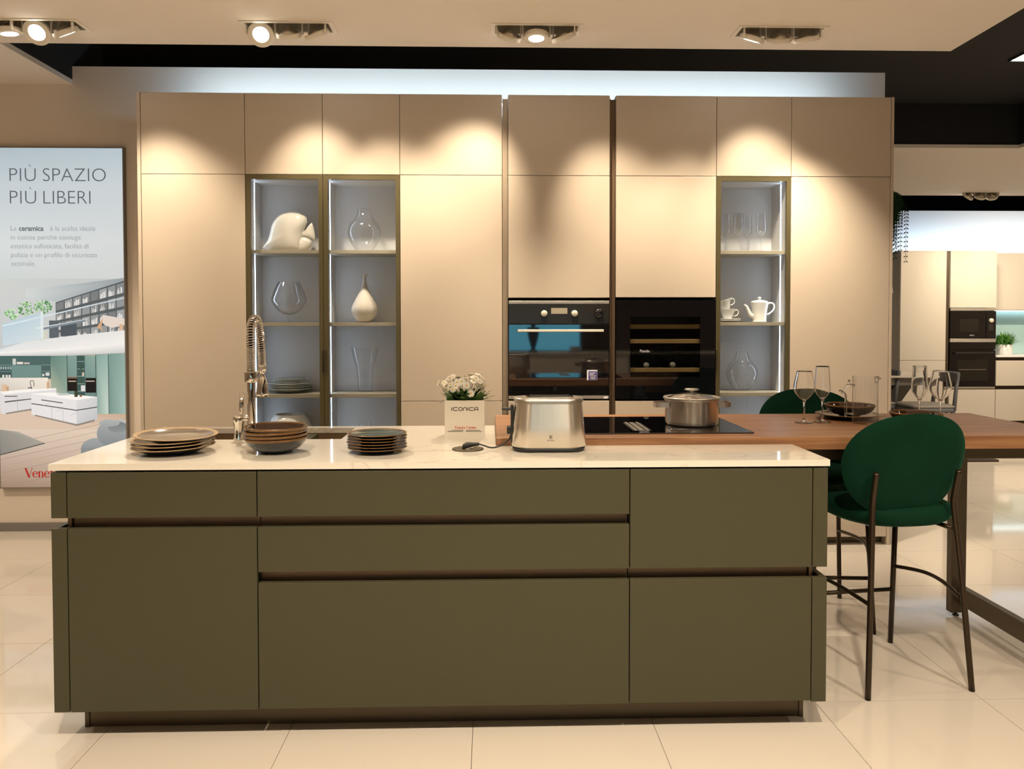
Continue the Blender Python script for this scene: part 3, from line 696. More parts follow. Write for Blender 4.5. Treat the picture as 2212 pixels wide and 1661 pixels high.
cup('white tea cup resting tilted inside the other cup', Matrix.Rotation(-.30, 4, 'Y'), (cx_-.022, cy_, S2+.072))
t = thing('teapot', 'white porcelain teapot on the middle shelf of the right glass cabinet', 'teapot', (1.660, 4.82, S2))
px_, py_ = 1.660, 4.82
build('pot_body', MB().lathe(spline([(.0006, 0), (.040, .0005), (.041, .01), (.043, .05), (.049, .09), (.055, .122)])+[(.050, .124), (.0006, .124)], 40, (px_, py_, S2)), 'ceramic_white', t)
build('lid', MB().lathe([(.052, .1235), (.045, .129), (.025, .134), (.008, .136), (.006, .140), (.011, .144), (.011, .150), (.006, .154), (.0006, .155)], 32, (px_, py_, S2)), 'ceramic_white', t)
build('spout', MB().tube([(px_+a, py_, S2+b) for a, b in spline([(-.035, .035), (-.055, .045), (-.068, .07), (-.080, .095), (-.095, .105)], 5)], [.016-.0105*i/20 for i in range(21)], 12), 'ceramic_white', t)
build('handle', MB().tube([(px_+a, py_, S2+b) for a, b in spline([(.052, .112), (.072, .118), (.090, .105), (.088, .078), (.065, .055), (.045, .045)], 5)], .005, 10), 'ceramic_white', t)
glass_lathe('glass_vase', 'clear glass vase on the lower shelf of the right glass cabinet, by the velvet stool', 'vase', 1.556, YI, S3, [(r*.95, z*.92) for r, z in V1], m='thin_glass', group='clear glass vases')

# ------------------------------------------------------------------ the lit poster
PXL, PXR, PZT, PZB = -3.148, -2.345, 2.461, .288; PYY = YW-.03
t = thing('poster_lightbox', 'tall backlit poster of a loft kitchen reading PIÙ SPAZIO PIÙ LIBERI', 'poster', ((PXL+PXR)/2, YW-.02, PZB))
build('light_box', MB().box(PXL, PXR, PYY+.001, YW-.001, PZB, PZT), 'paint_white', t)
fr = MB()
for a, b, c, d in slab_rects(PXL-.006, PXR+.006, PZB-.006, PZT+.006, [(PXL+.002, PXR-.002, PZB+.002, PZT-.002)]): fr.box(a, b, PYY-.004, YW-.001, c, d)
build('poster_frame', fr, 'grey_skirting', t)
pv, pf, pc = [], [], []; layer = [0]
def PT(x, y):   # poster artwork coordinates -> board (artwork is 268 wide, 731 high)
    return (PXL+x/268*(PXR-PXL), PZT-(y-320)/731*(PZT-PZB))
def poly(pts, cols, keep=False):
    if not isinstance(cols[0], (tuple, list)): cols = [cols]*len(pts)
    if not keep: layer[0] += 1
    pts = [(min(max(x, 0), 268), min(max(y, 320), 1051)) for x, y in pts]
    n = len(pv); yy = PYY-.00001*layer[0]
    for (x, y) in pts: a, b = PT(x, y); pv.append((a, yy, b))
    pf.append(tuple(range(n, n+len(pts)))); pc.extend([s2l(c) for c in cols])
def rc(x0, y0, x1, y1, c, keep=False): poly([(x0, y0), (x1, y0), (x1, y1), (x0, y1)], c, keep)
def gq(x0, y0, x1, y1, c0, c1, c2, c3): poly([(x0, y0), (x1, y0), (x1, y1), (x0, y1)], [c0, c1, c2, c3])
A, B_, C_, D_ = (186, 204, 215), (178, 196, 206), (216, 225, 230), (206, 217, 224)
gq(0, 320, 268, 400, B_, A, D_, (200, 213, 222)); gq(0, 400, 268, 520, (200, 213, 222), D_, (214, 222, 226), (206, 216, 222))
gq(0, 520, 268, 600, (206, 216, 222), (214, 222, 226), (206, 213, 217), (192, 203, 208)); gq(0, 600, 268, 760, (192, 200, 204), (190, 198, 202), (190, 196, 200), (180, 188, 194))
poly([(60, 622), (160, 612), (268, 598), (268, 604), (126, 650), (60, 640)], [(196, 206, 210), (170, 182, 190), (150, 162, 168), (150, 160, 168), (170, 182, 190), (196, 206, 210)])
# book wall
poly([(122, 651), (268, 604), (268, 720), (122, 735)], (84, 92, 96))
def bw(u, v):   # u across 0..1, v down 0..1 on the book wall
    x = 122+146*u; top = 651-47*u; bot = 735-15*u; return (x, top+(bot-top)*v)
for r in range(4):
    for c in range(8):
        u0, u1, v0, v1 = c/8+.008, (c+1)/8-.008, r/4+.03, (r+1)/4-.03
        sh = 118+12*((c*3+r) % 4)
        poly([bw(u0, v0), bw(u1, v0), bw(u1, v1), bw(u0, v1)], (sh, sh+6, sh+10))
        uu = u0+.008
        while uu < u1-.03 and (c+r) % 4:
            wv = random.uniform(.008, .014); hv = random.uniform(.25, .7)
            k_ = random.randint(175, 235)
            poly([bw(uu, v0+(v1-v0)*hv), bw(uu+wv, v0+(v1-v0)*hv), bw(uu+wv, v1), bw(uu, v1)], (k_, k_+2, k_+4)); uu += wv+.003
# gallery wall, chair, tables behind glass
rc(108, 690, 128, 728, (86, 96, 104)); rc(132, 694, 166, 724, (74, 84, 92)); poly([(90, 706), (185, 688), (185, 692), (90, 711)], (120, 134, 144))
rc(80, 712, 104, 732, (196, 200, 190)); poly([(215, 686), (222, 678), (255, 684), (268, 686), (268, 700), (240, 706), (225, 700)], (214, 206, 200)); poly([(208, 705), (222, 684), (218, 704), (222, 712)], (196, 160, 130)); rc(256, 698, 264, 710, (206, 170, 140))
for (cx0, cy0, n_, R) in ((28, 678, 42, 15), (60, 664, 60, 18), (96, 660, 80, 18), (84, 686, 26, 12)):
    for k in range(n_):
        a, rr = random.uniform(0, 6.28), R*math.sqrt(random.random()); x, y = cx0+rr*math.cos(a), cy0+rr*.8*math.sin(a); s = random.uniform(2, 4.2)
        g = random.choice([(120, 172, 112), (92, 148, 92), (150, 196, 140), (74, 122, 80), (176, 212, 166)])
        if cx0 == 28: g = tuple(min(255, v+25) for v in g)
        b = random.uniform(0, 6.28)
        poly([(x+s*math.cos(b), y+s*math.sin(b)), (x+s*.5*math.cos(b+1.6), y+s*.5*math.sin(b+1.6)), (x-s*math.cos(b), y-s*math.sin(b)), (x+s*.5*math.cos(b-1.6), y+s*.5*math.sin(b-1.6))], g, k % 6 != 0)
# glass balustrade
gq(10, 0, 10, 0, A, A, A, A)
poly([(10, 697), (90, 673), (90, 730), (10, 745)], [(170, 196, 214), (178, 202, 216), (196, 212, 220), (188, 206, 218)])
poly([(90, 672), (96, 671), (96, 728), (90, 730)], (206, 220, 228)); poly([(10, 700), (268, 640), (268, 642), (10, 703)], (204, 220, 232)); poly([(80, 706), (190, 686), (190, 687), (80, 708)], (216, 226, 232))
# floor slab and soffit
poly([(0, 752), (60, 735), (160, 722), (268, 711), (268, 738), (120, 754), (0, 760)], [(196, 206, 214), (206, 214, 220), (220, 224, 228), (216, 220, 222), (226, 228, 230), (222, 224, 228), (214, 220, 224)])
poly([(0, 758), (120, 752), (268, 738), (268, 760), (110, 768), (0, 768)], [(226, 229, 232), (232, 234, 236), (228, 230, 232), (190, 196, 198), (176, 182, 186), (188, 194, 200)])
# kitchen back
rc(0, 766, 112, 815, (70, 98, 98)); rc(28, 786, 90, 812, (104, 136, 134)); rc(2, 788, 27, 813, (62, 84, 86)); rc(91, 788, 111, 813, (70, 94, 94))
for x in range(4, 27, 5): rc(x, 789, x+3, 795, (150, 172, 176), x > 4)
for x in (8, 15, 21): rc(x, 807, x+4, 814, (214, 214, 210), x > 8)
rc(92, 805, 96, 810, (210, 212, 210)); rc(99, 802, 107, 809, (200, 206, 206), True); rc(2, 785, 27, 786.5, (110, 136, 136), True); rc(91, 785, 111, 786.5, (110, 136, 136), True); rc(2, 799, 27, 800, (120, 146, 146), True); rc(91, 799, 111, 800, (120, 146, 146), True)
rc(30, 772, 37, 785, (190, 196, 196)); rc(39, 779, 52, 784, (214, 208, 204), True); rc(54, 780, 66, 784, (180, 176, 172), True)
gq(0, 813, 104, 845, (206, 206, 204), (222, 220, 212), (214, 208, 198), (190, 184, 176))
rc(7, 828, 17, 843, (206, 176, 150)); rc(16, 832, 21, 843, (186, 150, 122), True); rc(101, 822, 105, 838, (196, 160, 130), True)
for qd in ribbon2d([(70, 840)]+arc(70, 824, 4, 180, 0, 6, -5)+[(74, 832)], 1.3): poly(list(qd), (40, 48, 52), True)
rc(61, 834, 70, 836, (60, 62, 62), True)
# tall green cabinets
gq(110, 766, 145, 850, (92, 124, 120), (112, 144, 138), (136, 160, 148), (168, 178, 160))
gq(145, 766, 165, 850, (118, 148, 144), (122, 152, 148), (110, 138, 136), (100, 128, 128)); rc(165, 766, 182, 853, (58, 84, 82)); gq(182, 766, 204, 855, (122, 152, 148), (130, 160, 156), (104, 134, 132), (100, 128, 128))
gq(205, 764, 231, 896, (122, 156, 152), (140, 172, 168), (186, 206, 200), (128, 156, 152)); gq(231, 762, 267, 902, (112, 144, 140), (134, 164, 160), (150, 178, 174), (110, 140, 138))
for x in (144, 204.5, 231): rc(x, 764, x+1.2, 850 if x < 150 else (854 if x < 210 else 896), (34, 48, 50), x > 144)
for y in (778, 794, 810, 826, 842): rc(166, y, 181, y+1, (150, 176, 172), y > 778)
for y, x in ((788, 172), (802, 176), (818, 173)): rc(x, y, x+4, y+8, (200, 190, 170) if x == 176 else (60, 80, 60), y > 788)
rc(173, 830, 182, 843, (206, 210, 212)); rc(145, 813, 165, 842, (28, 24, 24)); rc(183, 814, 205, 846, (24, 22, 22), True); rc(147, 820, 163, 822, (206, 190, 170)); rc(184, 820, 202, 822, (200, 190, 178), True)
rc(145, 812, 165, 815, (120, 90, 74), True)
# floor
gq(0, 892, 268, 960, (206, 188, 172), (186, 164, 144), (214, 200, 186), (220, 210, 200)); poly([(0, 868), (68, 885), (160, 918), (268, 905), (268, 935), (0, 925)], (204, 186, 170))
gq(0, 925, 268, 1051, (206, 192, 180), (212, 198, 184), (168, 148, 132), (150, 128, 112))
for k in range(16):
    y0 = 930+k*15; poly([(0, y0+30), (268, y0-28), (268, y0-27.3), (0, y0+30.9)], (168, 148, 134) if k % 2 else (150, 132, 118), k > 0)
poly([(0, 925), (40, 930), (95, 955), (0, 980)], [(140, 140, 136), (166, 164, 158), (158, 154, 148), (128, 128, 124)]); poly([(0, 979), (95, 954), (95, 956), (0, 981)], (66, 64, 64))
# marble base units and island in the picture
poly([(2, 844), (121, 836), (121, 846), (68, 850), (68, 880), (14, 892), (3, 890)], (206, 208, 214)); poly([(2, 843), (60, 838), (121, 836), (121, 839), (10, 849)], (228, 230, 232))
rc(12, 852, 38, 854, (90, 88, 90)); poly([(12, 864), (68, 858), (68, 860), (12, 867)], (84, 82, 84), True); rc(38.5, 850, 39.2, 886, (150, 150, 156), True); poly([(14, 889), (68, 880), (68, 883), (14, 892)], (130, 124, 120), True)
poly([(68, 847), (110, 845), (207, 855), (207, 905), (163, 917), (72, 894), (68, 893)], (214, 216, 222)); poly([(163, 862), (207, 856), (207, 905), (163, 917)], [(206, 208, 214), (196, 200, 206), (180, 186, 194), (190, 194, 202)])
poly([(68, 848), (110, 845), (207, 855), (163, 862)], (232, 233, 236)); poly([(120, 848), (146, 846), (150, 851), (128, 852)], (176, 190, 190)); poly([(68, 868), (163, 883), (163, 885), (68, 870)], (70, 66, 66)); poly([(163, 883), (207, 876), (207, 878), (163, 885)], (70, 66, 66), True); poly([(89, 860), (134, 867), (134, 869), (89, 862)], (74, 70, 72), True)
for x in (110.5, 134): rc(x, 876, x+.7, 906, (160, 162, 170), True)
for a0 in ((92, 874), (150, 895), (182, 866), (176, 894), (120, 886)): poly([(a0[0], a0[1]), (a0[0]+14, a0[1]-7), (a0[0]+15, a0[1]-6.3), (a0[0]+1, a0[1]+.7)], (184, 188, 198), True)
poly([(75, 893), (163, 914), (201, 904), (201, 908), (164, 918), (75, 896)], (136, 130, 126)); rc(159, 842, 166, 855, (60, 64, 50)); rc(170, 851, 175, 855, (140, 96, 60), True)
# grey sofa
def blob(cx0, cy0, rx, ry, c, c2=None, n=22):
    poly([(cx0+rx*math.cos(6.283*k/n), cy0+ry*math.sin(6.283*k/n)) for k in range(n)], [tuple(int(a+(b-a)*(.5+.5*math.sin(6.283*k/n))) for a, b in zip(c, c2 or c)) for k in range(n)])
blob(205, 968, 34, 24, (150, 158, 162), (120, 128, 132)); rc(171, 965, 268, 1000, (128, 136, 140)); blob(258, 925, 12, 22, (176, 180, 184), (150, 156, 160)); blob(238, 935, 33, 29, (156, 164, 168), (124, 132, 138)); blob(250, 921, 21, 12, (112, 120, 126), (134, 142, 146))
blob(232, 912, 22, 8, (164, 172, 176), (150, 158, 162))
me = bpy.data.meshes.new('poster_print'); off = ROOT[t.name]
me.from_pydata([(a-off.x, b-off.y, c-off.z) for a, b, c in pv], [], pf); me.materials.append(MATS['poster_print'])
at_ = me.color_attributes.new('ink', 'FLOAT_COLOR', 'POINT')
for i, c in enumerate(pc): at_.data[i].color = (*c, 1)
o = bpy.data.objects.new('poster_print', me); COL.objects.link(o); o.parent = t
yt = PYY-.00001*layer[0]-.0008
def ptext(txt, x, y, h, off_=0, mb=None, sp=1.0):   # baseline at artwork (x,y), cap height h px
    a, b = PT(x, y); return text_mb(txt, h/.70*(PZT-PZB)/731, a, b, yt, 'LEFT', off_, mb, sp)
for wd_, hx_, hy_, sp_ in (('PIÙ', 27, 392, 1.03), ('SPAZIO', 98, 392, .99), ('PIÙ', 27, 440, 1.03), ('LIBERI', 97, 440, .97)):
    build('headline_word', ptext(wd_, hx_, hy_, 29, -.0020, MB(), sp_), 'ink_grey', t, label='thin grey capitals %s' % wd_)
for s_t, tx_, ty_, of_, sp_ in (('La', 30, 497.5, -.0006, 1), ('ceramica', 48, 497.5, .0010, .97), ('è la scelta ideale', 113, 497.5, -.0006, .99), ('in cucina perché coniuga', 30, 516.3, -.0006, 1), ('estetica sofisticata, facilità di', 30, 535.1, -.0006, .98),
                             ('pulizia e un profilo di sicurezza', 30, 553.9, -.0006, .985), ('ottimale.', 30, 572.7, -.0006, 1)):
    build('text_line', ptext(s_t, tx_, ty_, 10.5, of_, MB(), sp_), 'ink_grey' if s_t == 'ceramica' else 'ink_pale', t)
a, b = PT(52, 1029)
for word in ('Veneta', 'Cucine'):
    lg = MB(); a = serif_logo(word, lg, a, b, yt, .0795)+.019
    build('brand_lettering', lg, 'ink_red', t, label='red serif lettering')

# ------------------------------------------------------------------ island
IY = 2.528; IX = -1.349; i1, i2, i3 = IX+.6, IX+1.8, IX+2.4; CB = .878; YB = 3.39
def hollow(mb, x0, x1, y0, y1, z0, z1, s=.016):
    mb.box(x0, x0+s, y0, y1, z0, z1).box(x1-s, x1, y0, y1, z0, z1).box(x0+s, x1-s, y1-s, y1, z0, z1).box(x0+s, x1-s, y0, y1-s, z0, z0+s); return mb
def front(parent, x0, x1, z0, z1, name='drawer'):
    return build(name, MB().bbox(x0+.0015, x1-.0015, IY, IY+.022, z0, z1, .0015), 'olive_lacquer', parent)
def gola(parent, x0, x1, z0, z1, col='gola_bronze'):
    # recessed grip channel: back, floor and ceiling of the groove
    build('grip_channel', MB().box(x0, x1, IY+.040, IY+.043, z0-.02, z1+.012).box(x0, x1, IY+.024, IY+.040, z0-.022, z0-.018), col, parent)
gA = (.692, .726); gB = (.511, .547)
def unit(label, x0, x1, fronts, golas):
    t = thing('base_cabinet', label, 'cabinet', ((x0+x1)/2, IY+.4, 0), 0, 'olive island cabinets')
    build('carcass', hollow(MB(), x0+.001, x1-.001, IY+.045, YB, .115, CB-.002), 'olive_lacquer', t)
    for nm, z0, z1 in fronts: front(t, x0, x1, z0, z1, nm)
    for g in golas: gola(t, x0+.002, x1-.002, *g)
    return t
t = unit('left olive cabinet of the island, one drawer over one tall door', IX, i1, [('drawer', gA[1], .872), ('door', .100, gA[0])], [gA])
def post(parent, xo, xi, gp, nm='end_panel'):
    # end panel split by the grip channel
    for z0, z1 in ((.100, gp[0]), (gp[1], .872)):
        build(nm, MB().bbox(min(xo, xi), max(xo, xi), IY, IY+.022, z0, z1, .0015).bbox(xo, xo+(.018 if xo < xi else -.018), IY+.024, YB, z0, z1, .0015), 'olive_lacquer', parent)
    xx = xi+(-.012 if xo < xi else .012)
    build('channel_end', MB().box(min(xx, xi), max(xx, xi), IY+.030, YB, gp[0]-.02, gp[1]+.01), 'gola_bronze', parent)
post(t, IX-.050, IX-.0015, gA)
t = unit('wide middle olive cabinet of the island with three stacked drawers', i1, i2, [('drawer', gA[1], .872), ('drawer', gB[1], gA[0]), ('drawer', .102, gB[0])], [gA, gB])
t = unit('right olive cabinet of the island with two deep fronts, by the stool', i2, i3, [('drawer', gB[1], .872), ('drawer', .104, gB[0])], [gB])
post(t, i3+.050, i3+.0015, gB)
build('plinth', MB().box(IX+.01, i3-.0, 2.632, 2.65, 0, .099).box(IX-.005, IX+.009, 2.628, 3.36, 0, .1).box(i3+.001, i3+.015, 2.628, 3.36, 0, .1).box(IX+.01, i3, 3.34, 3.36, 0, .099), 'bronze', label='dark bronze toe-kick under the olive island', cat='plinth', origin=(-.15, 2.64, 0))
WX, WY0, WY1, WR = .020, 2.850, 3.560, 2.205
sink = (-1.205, -.575, 3.035, 3.352)
ct = MB(); X0, X1 = IX-.055, i3+.055
xs = slab_rects(X0, WX-.001, IY-.003, 3.410, [sink])
for a, b, c, d in xs: ct.box(a, b, c, d, CB+.001, .9)
ct.box(WX-.001, X1, IY-.003, WY0-.001, CB+.001, .9)
build('worktop', ct, 'marble', label='cream marble worktop with faint veins over the olive island', cat='worktop', origin=(-.15, 2.9, CB))
sx0, sx1, sy0, sy1 = sink
t = thing('sink', 'undermounted brown metal sink let into the marble worktop', 'sink', ((sx0+sx1)/2, (sy0+sy1)/2, .70))
r = [[(x+(sx0+sx1)/2, y+(sy0+sy1)/2, z) for x, y in rrect(sx1-sx0-.003+g_, sy1-sy0-.003+g_, .03)] for g_, z in ((.0, CB), (-.0, .72), (-.03, .705))]
r = [[(x+(sx0+sx1)/2, y+(sy0+sy1)/2, z) for x, y in rrect(sx1-sx0-.004-g_, sy1-sy0-.004-g_, .03)] for g_, z in ((0, CB-.0005), (.004, .73), (.03, .705), (.30, .703))]
build('basin', MB().loft(r, cap=False), 'sink_brown', t)
build('basin_floor', MB().prism([(x+(sx0+sx1)/2, y+(sy0+sy1)/2) for x, y in rrect(sx1-sx0-.20, sy1-sy0-.20, .01)], .695, .7031), 'sink_brown', t)
build('drain', MB().lathe([(.0005, .7045), (.03, .7045), (.038, .706), (.04, .7035)], 24, (-.89, 3.19, 0)), 'chrome', t)
# walnut bar top
t = thing('bar_table', 'walnut bar top with bronze leg frame running on from the island', 'table', (1.1, 3.18, 0))
build('table_top', MB().bbox(WX, WR, WY0, WY1, CB+.001, .928, .002), 'walnut_board', t)
build('rail', MB().bbox(1.14, 2.10, 2.93, 2.97, .828, CB, .002), 'bronze', t)
build('rail', MB().bbox(1.14, 2.10, 3.50, 3.54, .828, CB, .002), 'bronze', t)
for y0, y1 in ((2.93, 2.97), (3.508, 3.548)):
    lg_ = build('leg', MB().bbox(2.102, 2.170, y0, y1, .018, CB, .002), 'bronze', t)
    build('foot', MB().lathe([(.0005, 0), (.013, 0), (.013, .006), (.006, .007), (.006, .018), (.0005, .018)], 16, (2.136, (y0+y1)/2, 0)), 'black_plastic', lg_)
build('stretcher', MB().bbox(2.135, 2.170, 2.972, 3.506, .060, .140, .002), 'bronze', t)

# induction hob
t = thing('induction_hob', 'black glass induction hob with a central vent set in the walnut top', 'hob', (.59, 3.18, .928))
hb = MB()
for a, b, c, d in slab_rects(.192, .992, 2.928, 3.430, [(.545, .617, 2.985, 3.245)]): hb.box(a, b, c, d, .9285, .9335)
gl = build('glass_plate', hb, 'black_glass', t)
build('vent_tray', MB().box(.545, .617, 2.985, 3.245, .929, .9297), 'black_plastic', t)
build('vent_blade', MB().box(.553, .563, 2.990, 3.240, .9298, .9345), 'steel_soft', t)
build('vent_blade', MB().box(.573, .589, 2.990, 3.240, .9298, .9335), 'steel_soft', t)
build('vent_blade', MB().box(.599, .609, 2.990, 3.240, .9298, .9345), 'steel_soft', t)
hm = MB()
for x0_, x1_, y0_, y1_ in ((.250, .320, 3.395, 3.397), (.250, .252, 3.375, 3.395), (.700, .702, 3.02, 3.04), (.702, .76, 3.02, 3.022)): hm.box(x0_, x1_, y0_, y1_, .9336, .9338)
build('zone_marks', hm, 'label_white', t)
# pot
t = thing('cooking_pot', 'stainless steel pot with glass lid on the hob', 'pot', (.815, 3.165, .934)); c = (.815, 3.165, .934)
build('pot_body', MB().lathe([(.0006, .0), (.095, .0), (.104, .006), (.106, .018), (.106, .098), (.110, .102), (.109, .104), (.103, .100), (.103, .02), (.095, .006), (.0006, .004)], 56, c), 'steel', t)
lid = build('lid', MB().lathe([(.104, .106), (.07, .121), (.03, .127), (.0006, .128), (.0006, .125), (.03, .124), (.07, .118), (.102, .104)], 48, c), 'thin_glass', t)
build('lid_rim', MB().lathe([(.100, .106), (.112, .105), (.115, .109), (.112, .113), (.101, .110), (.100, .106)], 56, c), 'steel_soft', lid)
build('lid_knob', MB().lathe([(.0006, .126), (.006, .127), (.006, .134), (.022, .137), (.030, .141), (.026, .145), (.0006, .146)], 28, c), 'steel_soft', lid)
for s in (-1, 1):
    pts = [(c[0]+s*a, c[1]+b, 0) for a, b in ((.100, -.036), (.135, -.034), (.152, -.020), (.152, .020), (.135, .034), (.100, .036))]
    P = spline([(p[0], p[1]) for p in pts], 4)
    rings = []
    for i, (u, v) in enumerate(P):
        a_ = P[max(i-1, 0)]; b_ = P[min(i+1, len(P)-1)]; dx, dy = b_[0]-a_[0], b_[1]-a_[1]; l = math.hypot(dx, dy); nx, ny = -dy/l*.0018, dx/l*.0018
        z = c[2]+.082; rings.append([(u+nx, v+ny, z-.010), (u-nx, v-ny, z-.010), (u-nx, v-ny, z+.010), (u+nx, v+ny, z+.010)])
    build('handle', MB().loft(rings, smooth=False), 'steel_soft', t)

# toaster
c = (.203, 2.763, .9)
t = thing('toaster', 'brushed steel two-slot toaster on the worktop in front of the hob', 'toaster', c)
def trr(w_, d, r_, z): return [(c[0]+x, c[1]+y, c[2]+z) for x, y in rrect(w_, d, r_, 10)]
build('base', MB().loft([trr(.232, .130, .05, 0), trr(.252, .148, .06, .004), trr(.256, .152, .06, .016)]), 'black_plastic', t)
build('shell', MB().loft([trr(.256, .152, .062, .0165), trr(.262, .158, .064, .020), trr(.250, .148, .062, .090), trr(.236, .136, .060, .168)], cap=False), 'steel', t, autos=60)
build('collar', MB().loft([trr(.236, .136, .060, .1682), trr(.243, .143, .062, .170), trr(.243, .143, .062, .182), trr(.236, .136, .058, .1855), trr(.20, .10, .03, .186)]), 'steel_soft', t, autos=50)
build('slot_surround', MB().loft([[(c[0]+x+.004, c[1]+y, c[2]+z) for x, y in rrect(w_, d_, .012)] for w_, d_, z in ((.165, .078, .1862), (.165, .078, .189), (.155, .068, .1892), (.155, .068, .187))]), 'chrome', t, autos=50)
for s in (-1, 1): build('slot', MB().bbox(c[0]-.066, c[0]+.074, c[1]+s*.019-.010, c[1]+s*.019+.010, c[2]+.1893, c[2]+.1905, .0005), 'dark_gap', t)
build('lever_track', MB().bbox(c[0]-.133, c[0]-.122, c[1]-.016, c[1]+.016, c[2]+.025, c[2]+.160, .004), 'black_plastic', t)
build('lever', MB().bbox(c[0]-.164, c[0]-.130, c[1]-.018, c[1]+.010, c[2]+.140, c[2]+.150, .003), 'black_plastic', t)
build('browning_dial', MB().bbox(c[0]-.146, c[0]-.128, c[1]-.014, c[1]+.014, c[2]+.056, c[2]+.084, .004), 'black_plastic', t)
def face_y(z): return c[1]-(.158+(.148-.158)*(z-.02)/.07)/2
lo = square_logo(c[0]+.003, c[2]+.054, face_y(.054)-.0012, .0048, 'ink_brown', t)
build('lettering', text_mb('Electrolux', .0062, c[0]+.003, c[2]+.0415, face_y(.043)-.0012, 'CENTER'), 'ink_brown', t)

# socket, plug and cable
t = thing('pop_up_socket', 'round bronze pop-up socket in the worktop before the flower box', 'socket', (-.081, 2.772, .9)); sc_ = (-.081, 2.772, .9)
build('socket_disc', MB().lathe([(.0005, .0008), (.02, .0008), (.0205, .0035), (.054, .0045), (.0555, .0035), (.0555, .0003), (.0005, .0003)], 48, sc_), 'bronze', t)
t = thing('power_plug', 'black angled plug sitting in the worktop socket', 'plug', (-.081, 2.772, .903))
build('plug_body', MB().loft([[(sc_[0]+x, sc_[1]+.001+y, .9+z) for y, z in rrect(w_, h_, min(w_, h_)*.3, 3, 0, zc)] for x, w_, h_, zc in ((-.019, .028, .012, .0095), (-.014, .032, .016, .012), (-.004, .033, .019, .0145), (.012, .028, .015, .0165), (.022, .018, .011, .018), (.040, .013, .011, .0185))]), 'black_plastic', t, autos=60)
build('plug_collar', MB().lathe([(.0005, .0015), (.016, .0015), (.0165, .0045), (.0005, .0045)], 28, sc_), 'steel_soft', t)
cable = [(sc_[0]+x, sc_[1]+y, .9+z) for x, y, z in spline([(.039, 0, .0185), (.055, 0, .014), (.075, .0, .007), (.095, -.002, .0065), (.12, -.004, .015), (.142, -.006, .032), (.150, -.007, .045), (.153, -.008, .058)], 8)]
build('power_cable', MB().tube(cable, .0028, 8), 'black_plastic', t)

# flower box
fb = (-.100, 3.09, .9)
t = thing('flower_box', 'white square planter box of daisies reading ICONICA', 'planter', fb)
bx = MB(); x0, x1, y0, y1 = fb[0]-.0765, fb[0]+.0765, 3.018, 3.160
bx.box(x0, x1, y0, y0+.005, .9, 1.0485).box(x0, x1, y1-.005, y1, .9, 1.0485).box(x0, x0+.005, y0+.005, y1-.005, .9, 1.0485).box(x1-.005, x1, y0+.005, y1-.005, .9, 1.0485).box(x0+.005, x1-.005, y0+.005, y1-.005, .9, .905)
build('box', bx, 'card_white', t)
build('soil', MB().box(x0+.005, x1-.005, y0+.005, y1-.005, .905, 1.035), 'soil', t)
ic = MB(); lw = .0016
def put(pts, ox): quads_to(ic, ribbon2d(pts, .21), ox, 1.009, y0-.0006, .0135)
adv = fb[0]-.0495
def gl_(kind, ox):
    if kind == 'I': put([(0, 0), (0, 1)], ox); return .0055
    if kind == 'C': put([(1.25, .93), (.45, .93)]+arc(.45, .5, .45, 90, 270, 10, .43)+[(1.25, .07)], ox); return .0205
    if kind == 'O': put(arc(.55, .5, .55, 0, 360, 20, .46), ox); return .0185
    if kind == 'N': put([(0, 0), (0, .5)]+arc(.45, .5, .45, 180, 0, 10, .44)+[(.9, 0)], ox); return .0165
    if kind == 'A': put([(0, 0), (0, .5)]+arc(.5, .5, .5, 180, 90, 6, .44)+[(1.0, .94), (1.0, 0)], ox); put([(0, .36), (1, .36)], ox); return .015
for ch in 'ICONICA': adv += gl_(ch, adv)
build('lettering', ic, 'ink_brown', t, label='brown ICONICA lettering')
lx_ = fb[0]-.0385
for word in ('Veneta', 'Cucine'):
    rl = MB(); lx_ = serif_logo(word, rl, lx_, .9395, y0-.0006, .0145)+.0035
    build('brand_lettering', rl, 'ink_red', t, label='small red serif lettering')
fp = MB()
for k in range(3):
    fp.box(fb[0]-.065+.008*(k == 0)*2, fb[0]-.006, y0-.0007, y0-.0003, .9335-.0028*k, .9345-.0028*k); fp.box(fb[0]+.004, fb[0]+.064-.006*(k == 0), y0-.0007, y0-.0003, .9335-.0028*k, .9345-.0028*k)
build('fine_print', fp, 'ink_brown', t)
random.seed(11)
def leaf(mb, base, d, L, W):
    d = Vector(d).normalized(); s = d.cross(Vector((0, 0, 1)));
    if s.length < .1: s = Vector((1, 0, 0))
    s.normalize(); u = s.cross(d).normalized(); base = Vector(base); vs = []
    prof = [(0, .15), (.2, .55), (.35, 1), (.45, .6), (.6, .85), (.7, .45), (.85, .5), (1, .02)]
    for tt, ww in prof:
        p = base+d*L*tt-u*(L*.25*tt*tt); vs += [p-s*W*ww+u*.15*W*ww, p-u*W*.05, p+s*W*ww+u*.15*W*ww]
    fs = []
    for i in range(len(prof)-1):
        a = i*3; fs += [(a, a+1, a+4, a+3), (a+1, a+2, a+5, a+4)]
    mb.add(vs, fs, True)
lf = MB()
for k in range(70):
    a = random.uniform(0, 2*PI); r_ = random.uniform(.0, .055)
    leaf(lf, (fb[0]+r_*math.cos(a), fb[1]+r_*math.sin(a)*.9, 1.034), (math.cos(a)*random.uniform(.3, 1), math.sin(a)*random.uniform(.3, 1), random.uniform(.5, 1.3)), random.uniform(.045, .085), random.uniform(.010, .017))
for k in range(14):
    leaf(lf, (fb[0]+random.uniform(-.06, .06), y0+.02, 1.040), (random.uniform(-.6, .6), -.35, 1), random.uniform(.03, .05), .013)
